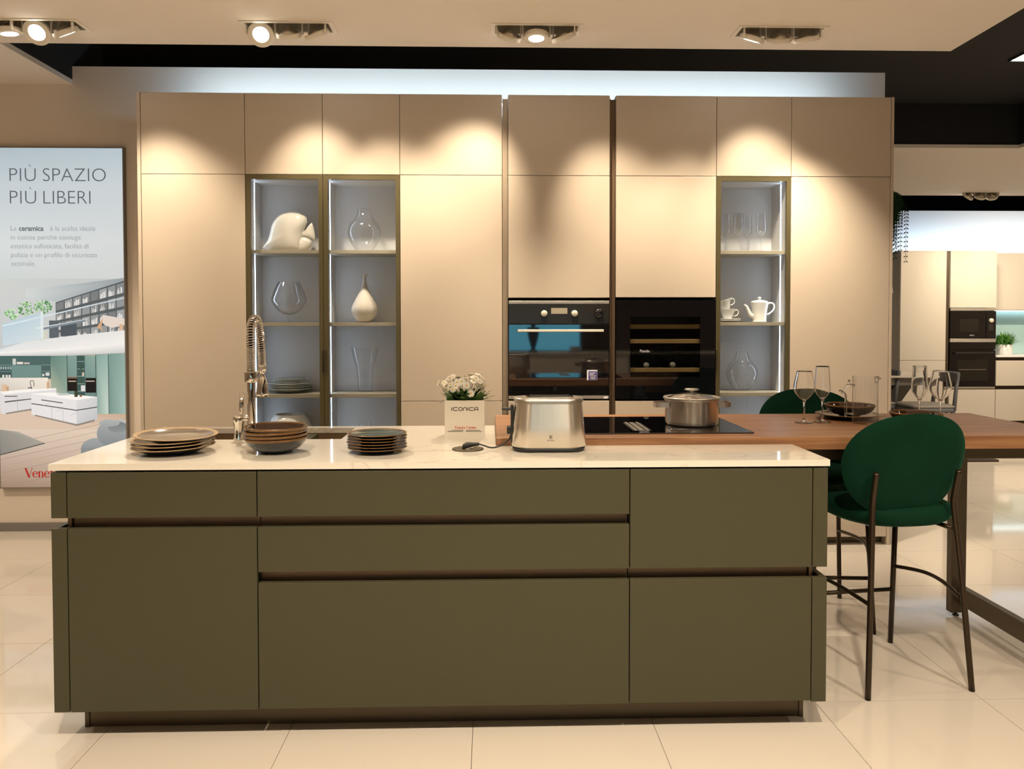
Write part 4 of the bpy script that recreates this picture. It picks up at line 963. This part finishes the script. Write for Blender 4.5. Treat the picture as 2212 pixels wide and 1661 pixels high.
leaf(lf, (fb[0]-.065, fb[1]-.03, 1.046), (-1, -.3, -.05), .035, .009); leaf(lf, (fb[0]+.06, fb[1]-.03, 1.046), (1, -.2, .35), .045, .010); leaf(lf, (fb[0]+.055, fb[1]-.03, 1.046), (.8, -.3, .8), .04, .010)
build('foliage', lf, 'leaf_green', t, kind='stuff')
def daisy(px, pz, py, face, r=.0145):
    cpt = Vector((px, py, pz)); d = Vector(face).normalized(); M = d.to_track_quat('Z', 'Y').to_matrix()
    pm = MB(); n = 15
    for k in range(n):
        a = 2*PI*k/n+random.uniform(-.08, .08); L = r*random.uniform(.88, 1.08); w_ = r*.155
        pts = [(.15, .4, .0), (.55, 1, .10), (.85, .9, .06), (1, .25, .0)]
        vs = []
        for tt, ww, zz in pts:
            for s_ in (-1, 1):
                v = Vector((L*tt*math.cos(a)-s_*w_*ww*math.sin(a), L*tt*math.sin(a)+s_*w_*ww*math.cos(a), zz*r+random.uniform(0, .03)*r)); vs.append(M @ v+cpt)
        pm.add(vs, [(0, 1, 3, 2), (2, 3, 5, 4), (4, 5, 7, 6)], True)
    fo = build('daisy', pm, 'petal_white', t)
    build('daisy_heart', MB().lathe([(.0003, .0032), (.0018, .0028), (.0030, .0015), (.0032, 0)], 12, cpt, M=M), 'petal_yellow', fo)
    base = Vector((fb[0]+(px-fb[0])*.55, fb[1]+(py-fb[1])*.5, 1.034)); e_ = cpt-d*.001; mid = (base+e_)/2+Vector((0, 0, .008))
    build('stem', MB().tube([base, mid, e_], .0009, 6), 'stem_green', fo)
def fpt(u, v): # flower picture coordinates of the planter view -> metres
    x = (900+u/8.305); y = (790+v/8.305); return fb[0]+(x-1003)/563, 1.0485+(866.5-y)/563
for u, v, py, face, r_ in ((800, 305, 3.045, (0, -1, .25), .0155), (890, 372, 3.035, (.1, -1, .1), .0150), (970, 505, 3.012, (.1, -1, -.15), .0160), (1005, 310, 3.06, (.3, -.6, 1), .014), (632, 225, 3.07, (-.3, -.8, .8), .014), (372, 335, 3.06, (-1, -.4, .4), .013), (545, 260, 3.08, (-.5, -.2, 1), .013), (500, 350, 3.05, (-.6, -.5, .8), .012), (640, 300, 3.09, (0, .2, 1), .014), (720, 250, 3.10, (0, .4, 1), .014), (560, 420, 3.03, (-.8, -.6, .1), .012),
        (640, 440, 3.025, (-.4, -.9, -.2), .013), (950, 205, 3.10, (0, .3, 1), .0145), (1090, 190, 3.09, (.3, -.2, 1), .0145), (1170, 240, 3.08, (.8, -.3, .7), .014), (1130, 305, 3.05, (.5, -.7, .6), .0135), (1200, 300, 3.07, (1, -.3, .3), .0135), (880, 255, 3.09, (0, 0, 1), .014), (1060, 400, 3.06, (.5, -.5, .2), .012), (1190, 440, 3.06, (1, -.4, -.3), .012), (760, 365, 3.06, (-.2, -.5, .9), .013), (690, 385, 3.04, (-.3, -.9, .4), .014), (600, 355, 3.045, (-.5, -.8, .5), .013), (850, 215, 3.11, (0, .1, 1), .013), (1010, 240, 3.08, (.1, -.5, 1), .015), (1060, 260, 3.06, (.3, -.8, .7), .014), (1130, 200, 3.11, (.4, .2, 1), .014), (1215, 370, 3.05, (.9, -.6, .1), .012), (470, 330, 3.07, (-.4, -.6, .7), .012), (585, 250, 3.06, (-.2, -.8, .6), .014), (980, 200, 3.12, (0, .1, 1), .014), (715, 320, 3.05, (-.1, -.8, .6), .015), (1150, 390, 3.07, (.6, -.6, .2), .013), (530, 395, 3.06, (-.6, -.7, .2), .012)):
    x, z = fpt(u, v); daisy(x, z, py, face, r_)

# faucet
t = thing('kitchen_faucet', 'polished chrome spring faucet with side lever standing behind the brown bowls', 'faucet', (-.908, 3.005, .9)); bx_, by_ = -.908, 3.005
build('base_column', MB().lathe([(.0005, 0), (.026, 0), (.026, .004), (.021, .008), (.019, .05), (.0195, .054), (.0155, .058), (.0150, .225)], 28, (bx_, by_, .9)), 'chrome', t)
build('collar', MB().lathe([(.0155, .222), (.0245, .222), (.0255, .225), (.0255, .260), (.0245, .263), (.012, .263)], 28, (bx_, by_, .9)), 'chrome', t)
arcp = spline([(0, 0, .262), (-.001, 0, .37), (-.003, .012, .430), (-.002, .050, .462), (-.001, .098, .450), (-.003, .135, .395), (-.003, .152, .325), (-.003, .157, .278)], 14)
arcp = [Vector((bx_+a, by_+b, .9+c_)) for a, b, c_ in arcp]
build('hose', MB().tube(arcp, .0075, 10), 'stool_metal', t)
# coil around the hose
L = [0]
for a, b in zip(arcp[:-1], arcp[1:]): L.append(L[-1]+(b-a).length)
def at_len(s):
    for i in range(len(L)-1):
        if s <= L[i+1]:
            f = (s-L[i])/(L[i+1]-L[i]); return arcp[i].lerp(arcp[i+1], f), (arcp[i+1]-arcp[i]).normalized()
    return arcp[-1], (arcp[-1]-arcp[-2]).normalized()
co = []; ph = 0; s = 0
while s < L[-1]:
    p, tg = at_len(s); pitch = .0052 if s < .09 else (.0095 if s < L[-1]*.86 else .0055)
    u = Vector((1, 0, 0)); u = (u-tg*u.dot(tg)).normalized(); w_ = tg.cross(u)
    co.append(p+(u*math.cos(ph)+w_*math.sin(ph))*.0148); ph += 2*PI/12; s += pitch/12
build('spring_coil', MB().tube(co, .0017, 5), 'chrome', t)
hp = arcp[-1]
build('spray_head', MB().lathe([(.0005, .005), (.016, .004), (.0165, -.022), (.010, -.028), (.0095, -.040), (.014, -.050), (.021, -.075), (.025, -.110), (.0255, -.122), (.022, -.125), (.0005, -.123)], 28, hp), 'chrome', t)
build('holder_arm', MB().tube([(bx_+.012, by_+.01, 1.150), (bx_+.012, by_+.08, 1.165), (bx_+.010, by_+.15, 1.172)], .005, 8), 'steel_soft', t)
build('valve_body', MB().lathe([(.0005, 0), (.020, 0), (.0205, .004), (.016, .03), (.018, .066), (.0215, .070), (.0215, .092), (.017, .096), (.0005, .096)], 28, (bx_-.048, by_, .9)), 'chrome', t)
build('valve_bridge', MB().tube([(bx_-.040, by_, .985), (bx_, by_, .985)], .013, 16), 'chrome', t)
build('lever', MB().tube([(bx_-.040, by_-.003, .994), (bx_-.037, by_-.006, 1.006), (bx_-.030, by_-.012, 1.085)], [.0055, .0085, .0105], 16), 'chrome', t)

# crockery stacks on the marble
def rimmed(name, label, cat, x, y, z, r, h, body, well, rim, group, foot=.55, tilt=(0, 0), sy=1.0, deep=False):
    t = thing(name, label, cat, (x, y, z), random.uniform(0, 3), group)
    M = (Matrix.Rotation(tilt[0], 3, 'X') @ Matrix.Rotation(tilt[1], 3, 'Y')).to_3x3()
    if deep:
        out = spline([(r*foot, .002), (r*foot*1.05, .006), (r*.74, h*.32), (r*.92, h*.68), (r*.995, h*.97)], 4)
        build('body', MB().lathe([(.0005, .002)]+out, 56, (0, 0, 0), M=M), body, t, world=False)
        build('inside', MB().lathe([(r*.975, h*.97)]+[(q_[0]-.004, q_[1]+.003) for q_ in out[::-1]][2:-2]+[(.0005, .010)], 56, (0, 0, 0), M=M), well, t, world=False)
    else:
        build('body', MB().lathe([(.0005, .0), (r*foot, .0), (r*foot, .003), (r*(foot+.12), .005), (r*.975, h*.92)], 56, (0, 0, 0), sy=sy, M=M), body, t, world=False)
        build('inside', MB().lathe([(r*.90, h*.90), (r*.80, h*.62), (r*.6, .0075), (.0005, .0065)], 56, (0, 0, 0), sy=sy, M=M), well, t, world=False)
    ri = .90 if not deep else .970
    build('rim', MB().lathe([(r*.970, h*.88), (r, h*.94), (r*1.002, h), (r*.985, h*1.06), (r*ri, h*.91 if not deep else h*.97)], 56, (0, 0, 0), sy=sy, M=M), rim, t, world=False)
    return t
posn = ['lowest', 'second from the bottom', 'third from the bottom', 'fourth from the bottom', 'fifth from the bottom', 'topmost']
def stack_label(i, n): return posn[-1] if i == n-1 else posn[i]
random.seed(4)
for i in range(4):
    tl = (0.0, 0.0) if i < 3 else (-.0, -.035)
    rimmed('dinner_plate', 'large taupe dinner plate with sandy rim, %s of the left stack' % stack_label(i, 4), 'plate', -1.098+random.uniform(-.004, .004)+(.004 if i == 3 else 0), 2.752, .9+i*.0125+(.002 if i == 3 else 0), .137, .024, 'glaze_dark', 'glaze_taupe', 'rim_sand', 'taupe dinner plates at the left of the worktop', tilt=(0, -.02 if i < 3 else -.04))
for i in range(4):
    rimmed('bowl', 'deep brown glazed bowl, %s of the stack in front of the faucet' % stack_label(i, 4), 'bowl', -.742+random.uniform(-.002, .002), 2.735, .9+i*.0125, .1065, .052 if i else .052, 'glaze_dark' if i == 0 else 'glaze_brown', 'glaze_brown', 'rim_gold', 'brown glazed bowls', foot=.5, deep=True, tilt=(0, -.015))
for i in range(6):
    rimmed('side_plate', 'dark teal plate with gold speckled edge, %s of the middle stack' % stack_label(i, 6), 'plate', -.395+random.uniform(-.003, .003), 2.732, .9+i*.0098, .1025, .018, 'glaze_dark', 'glaze_teal', 'rim_gold', 'dark teal plates beside the flower box')

# bar table setting
WZ = .9285
def wine_glass(label, x, y, s=1.0):
    t = thing('wine_glass', label, 'glass', (x, y, WZ), 0, 'wine glasses on the walnut top')
    b_ = [(r*s, q_*s) for r, q_ in spline([(.006, .098), (.020, .106), (.036, .125), (.0445, .148), (.043, .168), (.037, .195), (.0315, .222)])]
    build('bowl', MB().lathe([(.0006, .096*s)]+b_+[(b_[-1][0]-.0007, b_[-1][1]+.0006)]+[(r-.0013, max(q_, .102*s)) for r, q_ in b_[::-1]]+[(.0006, .1025*s)], 40, (x, y, WZ)), 'clear_glass', t)
    build('stem', MB().lathe([(.0006, 0), (.038*s, .0005), (.039*s, .0015), (.02*s, .004), (.007*s, .010), (.0038*s, .022), (.0035*s, .06), (.005*s, .085), (.010*s, .0975*s), (.0006, .0975*s)], 28, (x, y, WZ)), 'clear_glass', t)
wine_glass('round wine glass nearest the hob on the walnut top', 1.305, 3.235, .97)
wine_glass('round wine glass rising behind the green stool back, rightmost on the walnut top', 1.872, 3.22, .97)
flute('slim champagne flute beside the leftmost wine glass on the walnut top', 1.388, 3.250, WZ, 'flutes on the walnut top')
flute('slim champagne flute rising behind the green stool back', 1.800, 3.250, WZ, 'flutes on the walnut top', s=1.0)
t = thing('glass_jug', 'ribbed clear glass jug with angular handle on the walnut top', 'jug', (1.545, 3.20, WZ)); jx, jy = 1.545, 3.20
rib = lambda a: 1+.075*abs(math.cos(9*a))
build('jug_body', MB().lathe([(.0006, .001), (.044, .001), (.0465, .004), (.0465, .19), (.047, .1975)], 216, (jx, jy, WZ), mod=lambda a: rib(a)), 'thin_glass', t)
build('spout', MB().loft([[(jx+.044, jy-.012, WZ+.196), (jx+.044, jy+.012, WZ+.196), (jx+.044, jy+.006, WZ+.165), (jx+.044, jy-.006, WZ+.165)], [(jx+.052, jy-.010, WZ+.195), (jx+.052, jy+.010, WZ+.195), (jx+.050, jy+.004, WZ+.170), (jx+.050, jy-.004, WZ+.170)], [(jx+.066, jy-.004, WZ+.187), (jx+.066, jy+.004, WZ+.187), (jx+.060, jy+.002, WZ+.180), (jx+.060, jy-.002, WZ+.180)]]), 'clear_glass', t)
build('jug_handle', MB().tube([(jx+a, jy, WZ+b) for a, b in spline([(-.045, .158), (-.06, .160), (-.075, .158), (-.086, .145), (-.096, .125)], 5)], .0045, 10).tube([(jx+a, jy, WZ+b) for a, b in spline([(-.108, .138), (-.094, .130), (-.083, .118), (-.081, .09), (-.081, .028)], 5)], .0048, 10).tube([(jx-.081, jy, WZ+.042), (jx-.045, jy, WZ+.042)], .0042, 10).tube([(jx-.068, jy, WZ+.160), (jx-.068, jy, WZ+.182)], .0042, 10), 'clear_glass', t)
rimmed('dinner_plate', 'brown rimmed plate under the bowl behind the glass jug', 'plate', 1.555, 3.375, WZ, .135, .022, 'glaze_dark', 'glaze_brown', 'rim_gold', 'brown plates on the walnut top')
rimmed('bowl', 'brown glazed bowl on the plate behind the glass jug', 'bowl', 1.560, 3.372, WZ+.010, .105, .050, 'glaze_dark', 'glaze_brown', 'rim_gold', 'brown bowls on the walnut top', foot=.42, deep=True)
rimmed('dinner_plate', 'brown rimmed plate half hidden by the green stool back', 'plate', 1.715, 3.12, WZ, .130, .020, 'glaze_dark', 'glaze_brown', 'rim_gold', 'brown plates on the walnut top')
rimmed('bowl', 'amber brown bowl peeking over the top edge of the green stool back', 'bowl', 1.715, 3.12, WZ+.009, .100, .045, 'glaze_brown', 'glaze_brown', 'rim_gold', 'brown bowls on the walnut top', foot=.42, deep=True)

# ------------------------------------------------------------------ velvet bar stools
def make_stool(label, loc, rz):
    t = thing('bar_stool', label, 'stool', loc, rz, 'green velvet bar stools')
    # seat: rounded cushion
    def sup(w_, d, z, yoff=0, e=2.6, n=40):
        out = []
        for k in range(n):
            a = 2*PI*k/n; ca, sa = math.cos(a), math.sin(a)
            out.append((w_*math.copysign(abs(ca)**(2/e), ca), yoff+d*math.copysign(abs(sa)**(2/e), sa), z))
        return out
    rings = [sup(.150, .150, .600, .02), sup(.195, .200, .603, .02), sup(.220, .222, .618, .02), sup(.227, .230, .642, .02), sup(.222, .225, .664, .02), sup(.195, .20, .678, .02), sup(.12, .13, .682, .02), sup(.02, .02, .683, .02)]
    build('seat', MB().loft(rings), 'velvet_green', t, world=False)
    # curved padded backrest, egg shaped outline wrapped on a cylinder behind the seat
    R = .80; yc = R-.206; th = .026; n = 56; rs = 9
    def outline(a):
        ca, sa = math.cos(a), math.sin(a)
        hw = .251; up, dn = .178, .212
        e = 2.25
        u = hw*math.copysign(abs(ca)**(2/e), ca); v = (up if sa > 0 else dn)*math.copysign(abs(sa)**(2/e), sa)
        u *= (1-.10*max(0, -v/dn)) if v < 0 else 1
        return u, v
    vs, fs = [], []
    for side in (1, -1):
        for r_ in range(rs+1):
            s = r_/rs; off_ = side*th*(1-s**4)**.5
            for k in range(n):
                u, v = outline(2*PI*k/n); u *= s; v *= s
                a = u/R; rad = R-off_*1.0; z = .845+v
                lean = -.045*(v/.2)
                vs.append((rad*math.sin(a)-.040, yc-rad*math.cos(a)+lean, z))
    for sd in range(2):
        base = sd*(rs+1)*n
        for r_ in range(rs):
            for k in range(n):
                l = (k+1) % n; fs.append((base+r_*n+k, base+r_*n+l, base+(r_+1)*n+l, base+(r_+1)*n+k))
    build('backrest', MB().add(vs, fs, True), 'velvet_green', t, world=False)
    tr = .0105
    for s in (-1, 1):
        build('leg', MB().tube(spline([(s*.208, -.222, .0), (s*.182-.014, -.214, .40), (s*.163-.026, -.208, .66), (s*.161-.028, -.212, .72), (s*.163-.030, -.234, .815)], 6), tr, 14), 'stool_metal', t, world=False)
        build('leg', MB().tube([(s*.190, .222, 0), (s*.172, .170, .605)], tr, 14), 'stool_metal', t, world=False)
        build('side_bar', MB().tube(spline([(s*.178, .192, .335), (s*.215, .06, .350), (s*.210, -.06, .350), (s*.184-.010, -.208, .335)], 6), .0075, 10), 'stool_metal', t, world=False)
        build('seat_rail', MB().tube([(s*.160-.020, -.196, .595), (s*.13, -.12, .597), (s*.12, .15, .597)], .0085, 10), 'stool_metal', t, world=False)
    build('footrest', MB().tube([(-.182, .200, .235), (.182, .200, .235)], .0085, 10), 'stool_metal', t, world=False)
    build('seat_rail', MB().tube([(-.172, .165, .597), (.172, .165, .597)], .0085, 10), 'stool_metal', t, world=False)
    return t
st = make_stool('green velvet bar stool with bronze legs seen from behind, in front of the walnut top', (1.521, 2.987, 0), math.radians(7.7))
dup(st, (1.480, 3.560, 0), math.radians(176), 'green velvet bar stool on the far side of the walnut top, largely hidden')

# ------------------------------------------------------------------ rear bay kitchen
YR = 10.0
def fdoor(t, x0, x1, z0, z1, y=YR, m='far_cream', nm='door'): return build(nm, MB().bbox(x0+.002, x1-.002, y, y+.02, z0+.002, z1-.002, .002), m, t)
t = thing('tall_cabinet', 'tall cream cabinet of the rear kitchen with grey side', 'cabinet', (5.58, YR+.3, 0), 0, 'rear kitchen cabinets')
build('carcass', MB().box(5.275, 5.875, YR+.021, 10.6, .06, 2.262), 'side_grey', t); fdoor(t, 5.275, 5.875, .848, 2.262); fdoor(t, 5.275, 5.875, .06, .848); build('plinth', MB().box(5.28, 5.87, YR+.05, 10.6, 0, .058), 'bronze', t)
build('grip_profile', MB().box(5.878, 5.922, YR+.02, 10.6, 0, 2.26), 'bronze', label='dark vertical channel left of the rear kitchen ovens', cat='channel', origin=(5.9, YR, 0))
t = thing('appliance_cabinet', 'cream cabinet column of the rear kitchen around microwave and oven', 'cabinet', (6.23, YR+.3, 0), 0, 'rear kitchen cabinets')
build('carcass', MB().box(5.925, 6.535, YR+.021, 10.6, 1.525, 2.262).box(5.925, 6.535, YR+.021, 10.6, .06, .475).box(5.925, 6.535, YR+.45, 10.6, .475, 1.525), 'side_grey', t); fdoor(t, 5.925, 6.535, 1.525, 2.262); fdoor(t, 5.925, 6.535, .06, .470); build('plinth', MB().box(5.93, 6.53, YR+.05, 10.6, 0, .058), 'bronze', t)
t = thing('microwave', 'small built-in black microwave above the oven in the rear kitchen', 'microwave', (6.23, YR, 1.10))
build('housing', MB().box(5.94, 6.52, YR+.02, YR+.4, 1.10, 1.52), 'black_plastic', t)
build('top_trim', MB().bbox(5.93, 6.53, YR-.004, YR+.018, 1.488, 1.518, .002), 'aluminium', t); build('bottom_trim', MB().bbox(5.93, 6.53, YR-.004, YR+.018, 1.100, 1.125, .002), 'aluminium', t)
build('door', MB().bbox(5.93, 6.395, YR-.003, YR+.018, 1.127, 1.486, .002), 'black_glass', t)
build('window', MB().box(6.05, 6.30, YR-.005, YR-.0032, 1.22, 1.38), 'display_grey', t)
pn = build('control_panel', MB().bbox(6.400, 6.53, YR-.003, YR+.018, 1.127, 1.486, .002), 'black_glass', t)
build('knob', MB().lathe([(.0005, .02), (.024, .02), (.028, .016), (.028, 0)], 20, (6.465, YR-.003, 1.362), M=Matrix.Rotation(PI/2, 3, 'X')), 'cream_steel', pn)
bt = MB()
for i in range(3):
    for j in range(4): bt.box(6.442+i*.02, 6.450+i*.02, YR-.0042, YR-.0033, 1.305-j*.022, 1.311-j*.022)
build('buttons', bt, 'aluminium', pn)
build('lettering', text_mb('BOSCH', .018, 6.185, 1.165, YR-.0040), 'label_white', t)
t = thing('oven', 'small built-in black oven below the microwave in the rear kitchen', 'oven', (6.23, YR, .48))
build('housing', MB().box(5.94, 6.52, YR+.02, YR+.42, .48, 1.08), 'black_plastic', t)
build('control_panel', MB().bbox(5.93, 6.53, YR-.003, YR+.018, .985, 1.080, .002), 'black_glass', t)
build('top_trim', MB().bbox(5.93, 6.53, YR-.004, YR+.018, 1.0815, 1.0985, .002), 'aluminium', t)
dr = build('door', MB().bbox(5.93, 6.53, YR-.003, YR+.018, .505, .980, .002), 'black_glass', t)
build('window', MB().box(6.03, 6.43, YR-.005, YR-.0032, .58, .86), 'display_grey', dr); build('handle', MB().bbox(5.98, 6.48, YR-.045, YR-.033, .935, .95, .003), 'black_plastic', dr)
build('rack', MB().box(6.05, 6.41, YR-.0062, YR-.0052, .725, .730), 'aluminium', dr)
build('bottom_trim', MB().bbox(5.93, 6.53, YR-.004, YR+.018, .480, .503, .002), 'aluminium', t)
t = thing('wall_cabinet', 'cream wall cabinet of the rear kitchen over the glowing backsplash', 'cabinet', (7.7, 10.45, 1.5), 0, 'rear kitchen cabinets')
build('carcass', MB().box(6.54, 8.94, 10.271, 10.6, 1.50, 2.255), 'far_cream', t)
for k in range(4): fdoor(t, 6.54+.6*k, 7.14+.6*k, 1.50, 2.255, 10.25)
t = thing('base_cabinet', 'cream base cabinets of the rear kitchen with brown grip lines', 'cabinet', (7.7, 10.3, 0), 0, 'rear kitchen cabinets')
build('carcass', MB().box(6.54, 8.94, YR+.05, 10.6, .06, .885), 'bronze', t)
for k in range(4): fdoor(t, 6.54+.6*k, 7.14+.6*k, .515, .845); fdoor(t, 6.54+.6*k, 7.14+.6*k, .06, .470)
build('plinth', MB().box(6.54, 8.94, YR+.07, 10.6, 0, .058), 'bronze', t)
build('worktop', MB().bbox(6.54, 8.94, YR-.005, 10.60, .886, .907, .002), 'paint_white', label='thin white worktop of the rear kitchen', cat='worktop', origin=(7.7, 10.3, .886))
build('glowing_backsplash', MB().box(6.54, 8.94, 10.603, 10.612, .91, 1.498), 'cyan_far', label='pale cyan glowing backsplash behind the potted herb', cat='backsplash', origin=(7.7, 10.6, .9))
build('led_strip', MB().box(6.56, 8.92, 10.55, 10.565, 1.490, 1.498), 'led_under', label='cool light strip under the rear wall cabinets', cat='light strip', origin=(7.7, 10.55, 1.49))
t = thing('potted_herb', 'bright green grassy plant in a white pot on the rear worktop', 'plant', (6.79, 10.22, .907)); random.seed(3)
build('pot', MB().lathe([(.0005, 0), (.088, 0), (.094, .01), (.098, .14), (.092, .14), (.088, .12), (.0005, .115)], 28, (6.79, 10.22, .907)), 'ceramic_white', t)
gm = MB()
for k in range(260):
    a = random.uniform(0, 2*PI); el = random.uniform(.25, 1.5); d = Vector((math.cos(a)*math.cos(el), math.sin(a)*math.cos(el), math.sin(el))); b0 = Vector((6.79+random.uniform(-.06, .06), 10.22+random.uniform(-.06, .06), 1.03))
    Ln = random.uniform(.12, .24); s_ = d.cross(Vector((0, .3, 1))).normalized()*.006
    p1 = b0+d*Ln*.6; p2 = b0+d*Ln+Vector((0, 0, -.03)); gm.add([b0-s_, b0+s_, p1+s_*1.4, p1-s_*1.4, p2], [(0, 1, 2, 3), (3, 2, 4)], True)
build('foliage', gm, 'leaf_bright', t, kind='stuff')
# rug
t = thing('rug', 'dark brown shaggy rug lying on the floor behind the bar table', 'rug', (4.2, 7.55, 0))
build('pile', MB().bbox(3.4, 4.86, 7.36, 7.74, .006, .028, .006), 'rug_brown', t); build('border', MB().box(3.39, 4.87, 7.35, 7.75, .0005, .006), 'rug_edge', t)
# grey dining set
t = thing('dining_table', 'grey table with pale marble top half hidden behind the tall cabinets', 'table', (4.25, 9.0, 0))
build('table_top', MB().bbox(3.55, 4.95, 8.55, 9.40, .728, .750, .004), 'marble', t); build('apron', MB().box(3.62, 4.90, 8.62, 9.33, .640, .727), 'grey_table', t)
for s in (-1, 1): build('leg', MB().prism([(4.25+s*.62, .64), (4.25+s*.42, .64), (4.25-s*.05, .02), (4.25+s*.17, .02)], 8.90, 9.00, 'y'), 'grey_table', t)
build('base', MB().bbox(3.95, 4.55, 8.75, 9.15, 0, .02, .004), 'grey_table', t)
def chair(label, loc, rz):
    t = thing('dining_chair', label, 'chair', loc, rz, 'grey dining chairs')
    build('seat', MB().loft([[(x, y, z) for x, y in rrect(w_, w_, .07)] for w_, z in ((.44, .425), (.47, .44), (.47, .452), (.42, .46))]), 'grey_seat', t, world=False)
    build('seat_frame', MB().loft([[(x, y, z) for x, y in rrect(.46, .46, .07)] for z in (.385, .4245)]), 'grey_plastic', t, world=False)
    for sx in (-1, 1):
        for sy in (-1, 1):
            build('leg', MB().loft([[(sx*a+x, sy*a+y, z) for x, y in rrect(w_, w_, w_*.3, 3)] for a, w_, z in ((.215, .028, 0), (.200, .036, .25), (.195, .046, .40))]), 'grey_plastic', t, world=False)
        build('back_post', MB().tube([(sx*.205, -.205, .40), (sx*.200, -.225, .60), (sx*.19, -.26, .80)], [.022, .020, .016], 10), 'grey_plastic', t, world=False)
    build('backrest', MB().loft([[(u*.21, -.235-.03*(1-u*u)-(z-.7)*.12+s*.010, z) for u, s in ((-1, 1), (-.5, 1), (0, 1), (.5, 1), (1, 1), (1, -1), (.5, -1), (0, -1), (-.5, -1), (-1, -1))] for z in (.69, .72, .78, .81)]), 'grey_plastic', t, world=False)
    return t
ch = chair('grey plastic chair at the right end of the grey table, standing side-on', (4.72, 8.42, 0), PI/2)
dup(ch, (4.55, 9.62, 0), PI, 'grey plastic chair behind the grey table, only its back edge showing')
dup(ch, (4.28, 8.80, 0), PI/2, 'grey plastic chair pushed under the grey table')
t = thing('pendant_lamp', 'small white pendant lamp shade peeking out beside the right tall cabinet', 'lamp', (4.53, 9.0, 1.68))
build('shade', MB().lathe([(.10, 0), (.115, .001), (.105, .10), (.095, .10), (.10, .0)], 32, (4.53, 9.0, 1.68)), 'ceramic_white', t)
build('cord', MB().tube([(4.53, 9.0, 1.78), (4.53, 9.0, CZ)], .003, 6), 'black_plastic', t); build('cap', MB().lathe([(.095, .099), (.02, .115), (.0005, .116)], 24, (4.53, 9.0, 1.68)), 'ceramic_white', t)
# hanging fern
t = thing('hanging_fern', 'trailing green fern hanging at the edge of the right tall cabinet', 'plant', (3.70, 7.5, 2.45)); random.seed(9)
build('pot', MB().lathe([(.0005, 0), (.08, 0), (.12, .12), (.125, .14), (.11, .13), (.0005, .12)], 28, (3.70, 7.5, 2.40)), 'ceramic_matt', t)
build('cord', MB().tube([(3.70, 7.5, 2.52), (3.70, 7.5, CZ)], .003, 6), 'black_plastic', t)
fm = MB()
for k in range(60):
    a = random.uniform(-.9, .9) if k % 3 else random.uniform(0, 6.28); Ln = random.uniform(.15, .65); out = random.uniform(.08, .22); p0 = Vector((3.70, 7.5, 2.53)); d = Vector((math.cos(a), math.sin(a), 0)); prev = None
    for j in range(30):
        f = j/29; p = p0+d*(.05+out*min(1, f*1.8))+Vector((0, 0, .08*math.sin(f*3)-Ln*f*f)); tg = (p-prev).normalized() if prev else d
        sd = tg.cross(Vector((.3, .2, 1))).normalized()
        if prev is not None:
            w2 = sd*.002; fm.add([prev-w2, prev+w2, p+w2, p-w2], [(0, 1, 2, 3)], True)
            for s in (-1, 1):
                lp = p+sd*s*.045*(1-f*.6)+tg*.022; fm.add([p, p+tg*.016+sd*s*.018, lp, p-tg*.002+sd*s*.018], [(0, 1, 2, 3)], True)
        prev = p
build('foliage', fm, 'leaf_dark', t, kind='stuff')

# ------------------------------------------------------------------ opposite side of the showroom (mirrored in the glass fronts)
YO = -2.6
t = thing('glowing_backsplash', 'blue backlit wall panel of the kitchen mirrored in the oven door', 'backsplash', (1.2, YO, .92))
build('panel', MB().box(-.3, 1.35, YO-.02, YO, .92, 1.42), 'cyan_panel', t)
t = thing('base_cabinet', 'pale kitchen counter opposite, mirrored in the oven door', 'cabinet', (1.6, YO+.3, 0))
build('carcass', MB().box(-.3, 2.0, YO, YO+.58, .06, .88), 'side_grey', t); build('worktop', MB().box(-.32, 4.62, YO, YO+.60, .882, .91), 'side_grey', t)
t = thing('wall_cabinet', 'wood cabinets opposite, mirrored in the oven door', 'cabinet', (1.6, YO, 1.5))
build('carcass', MB().box(-.3, 1.35, YO-.02, YO+.35, 1.46, 2.4), 'bronze', t); build('shelf_light', MB().box(-.3, 1.35, YO+.34, YO+.35, 1.445, 1.458), 'cyan_panel', t)
build('tall_panel', MB().box(1.36, 4.6, YO-.02, YO+.1, .93, 2.4), 'walnut_dark', t)  # wood panel widened to give the wine cooler a dark reflection
t = thing('dark_vase', 'dark vase with dried twigs mirrored in the oven door', 'vase', (.62, YO+.48, .911)); random.seed(5)
build('vase_body', MB().lathe(spline([(.0005, 0), (.07, .001), (.03, .05), (.05, .12), (.08, .25), (.09, .36)])+[(.08, .36), (.0005, .3)], 28, (.62, YO+.48, .911)), 'black_plastic', t)
tw = MB()
for k in range(30):
    a = random.uniform(0, 6.28); tw.tube([(.62, YO+.48, 1.24), (.62+.06*math.cos(a), YO+.48+.04*math.sin(a), 1.36), (.62+.2*math.cos(a), YO+.48+.06*math.sin(a), 1.38+random.uniform(0, .1))], .006, 5)
build('twigs', tw, 'black_plastic', t, kind='stuff')
for i in range(4):
    build('plate', plate_mb(.11-.004*i, .02, .5), 'ceramic_white', label='plate of the stack mirrored in the oven door, %s' % ('lowest', 'second from bottom', 'third from bottom', 'topmost')[i], cat='plate', group='plates on the opposite counter').location = (1.25, YO+.32, .911+.018*i)
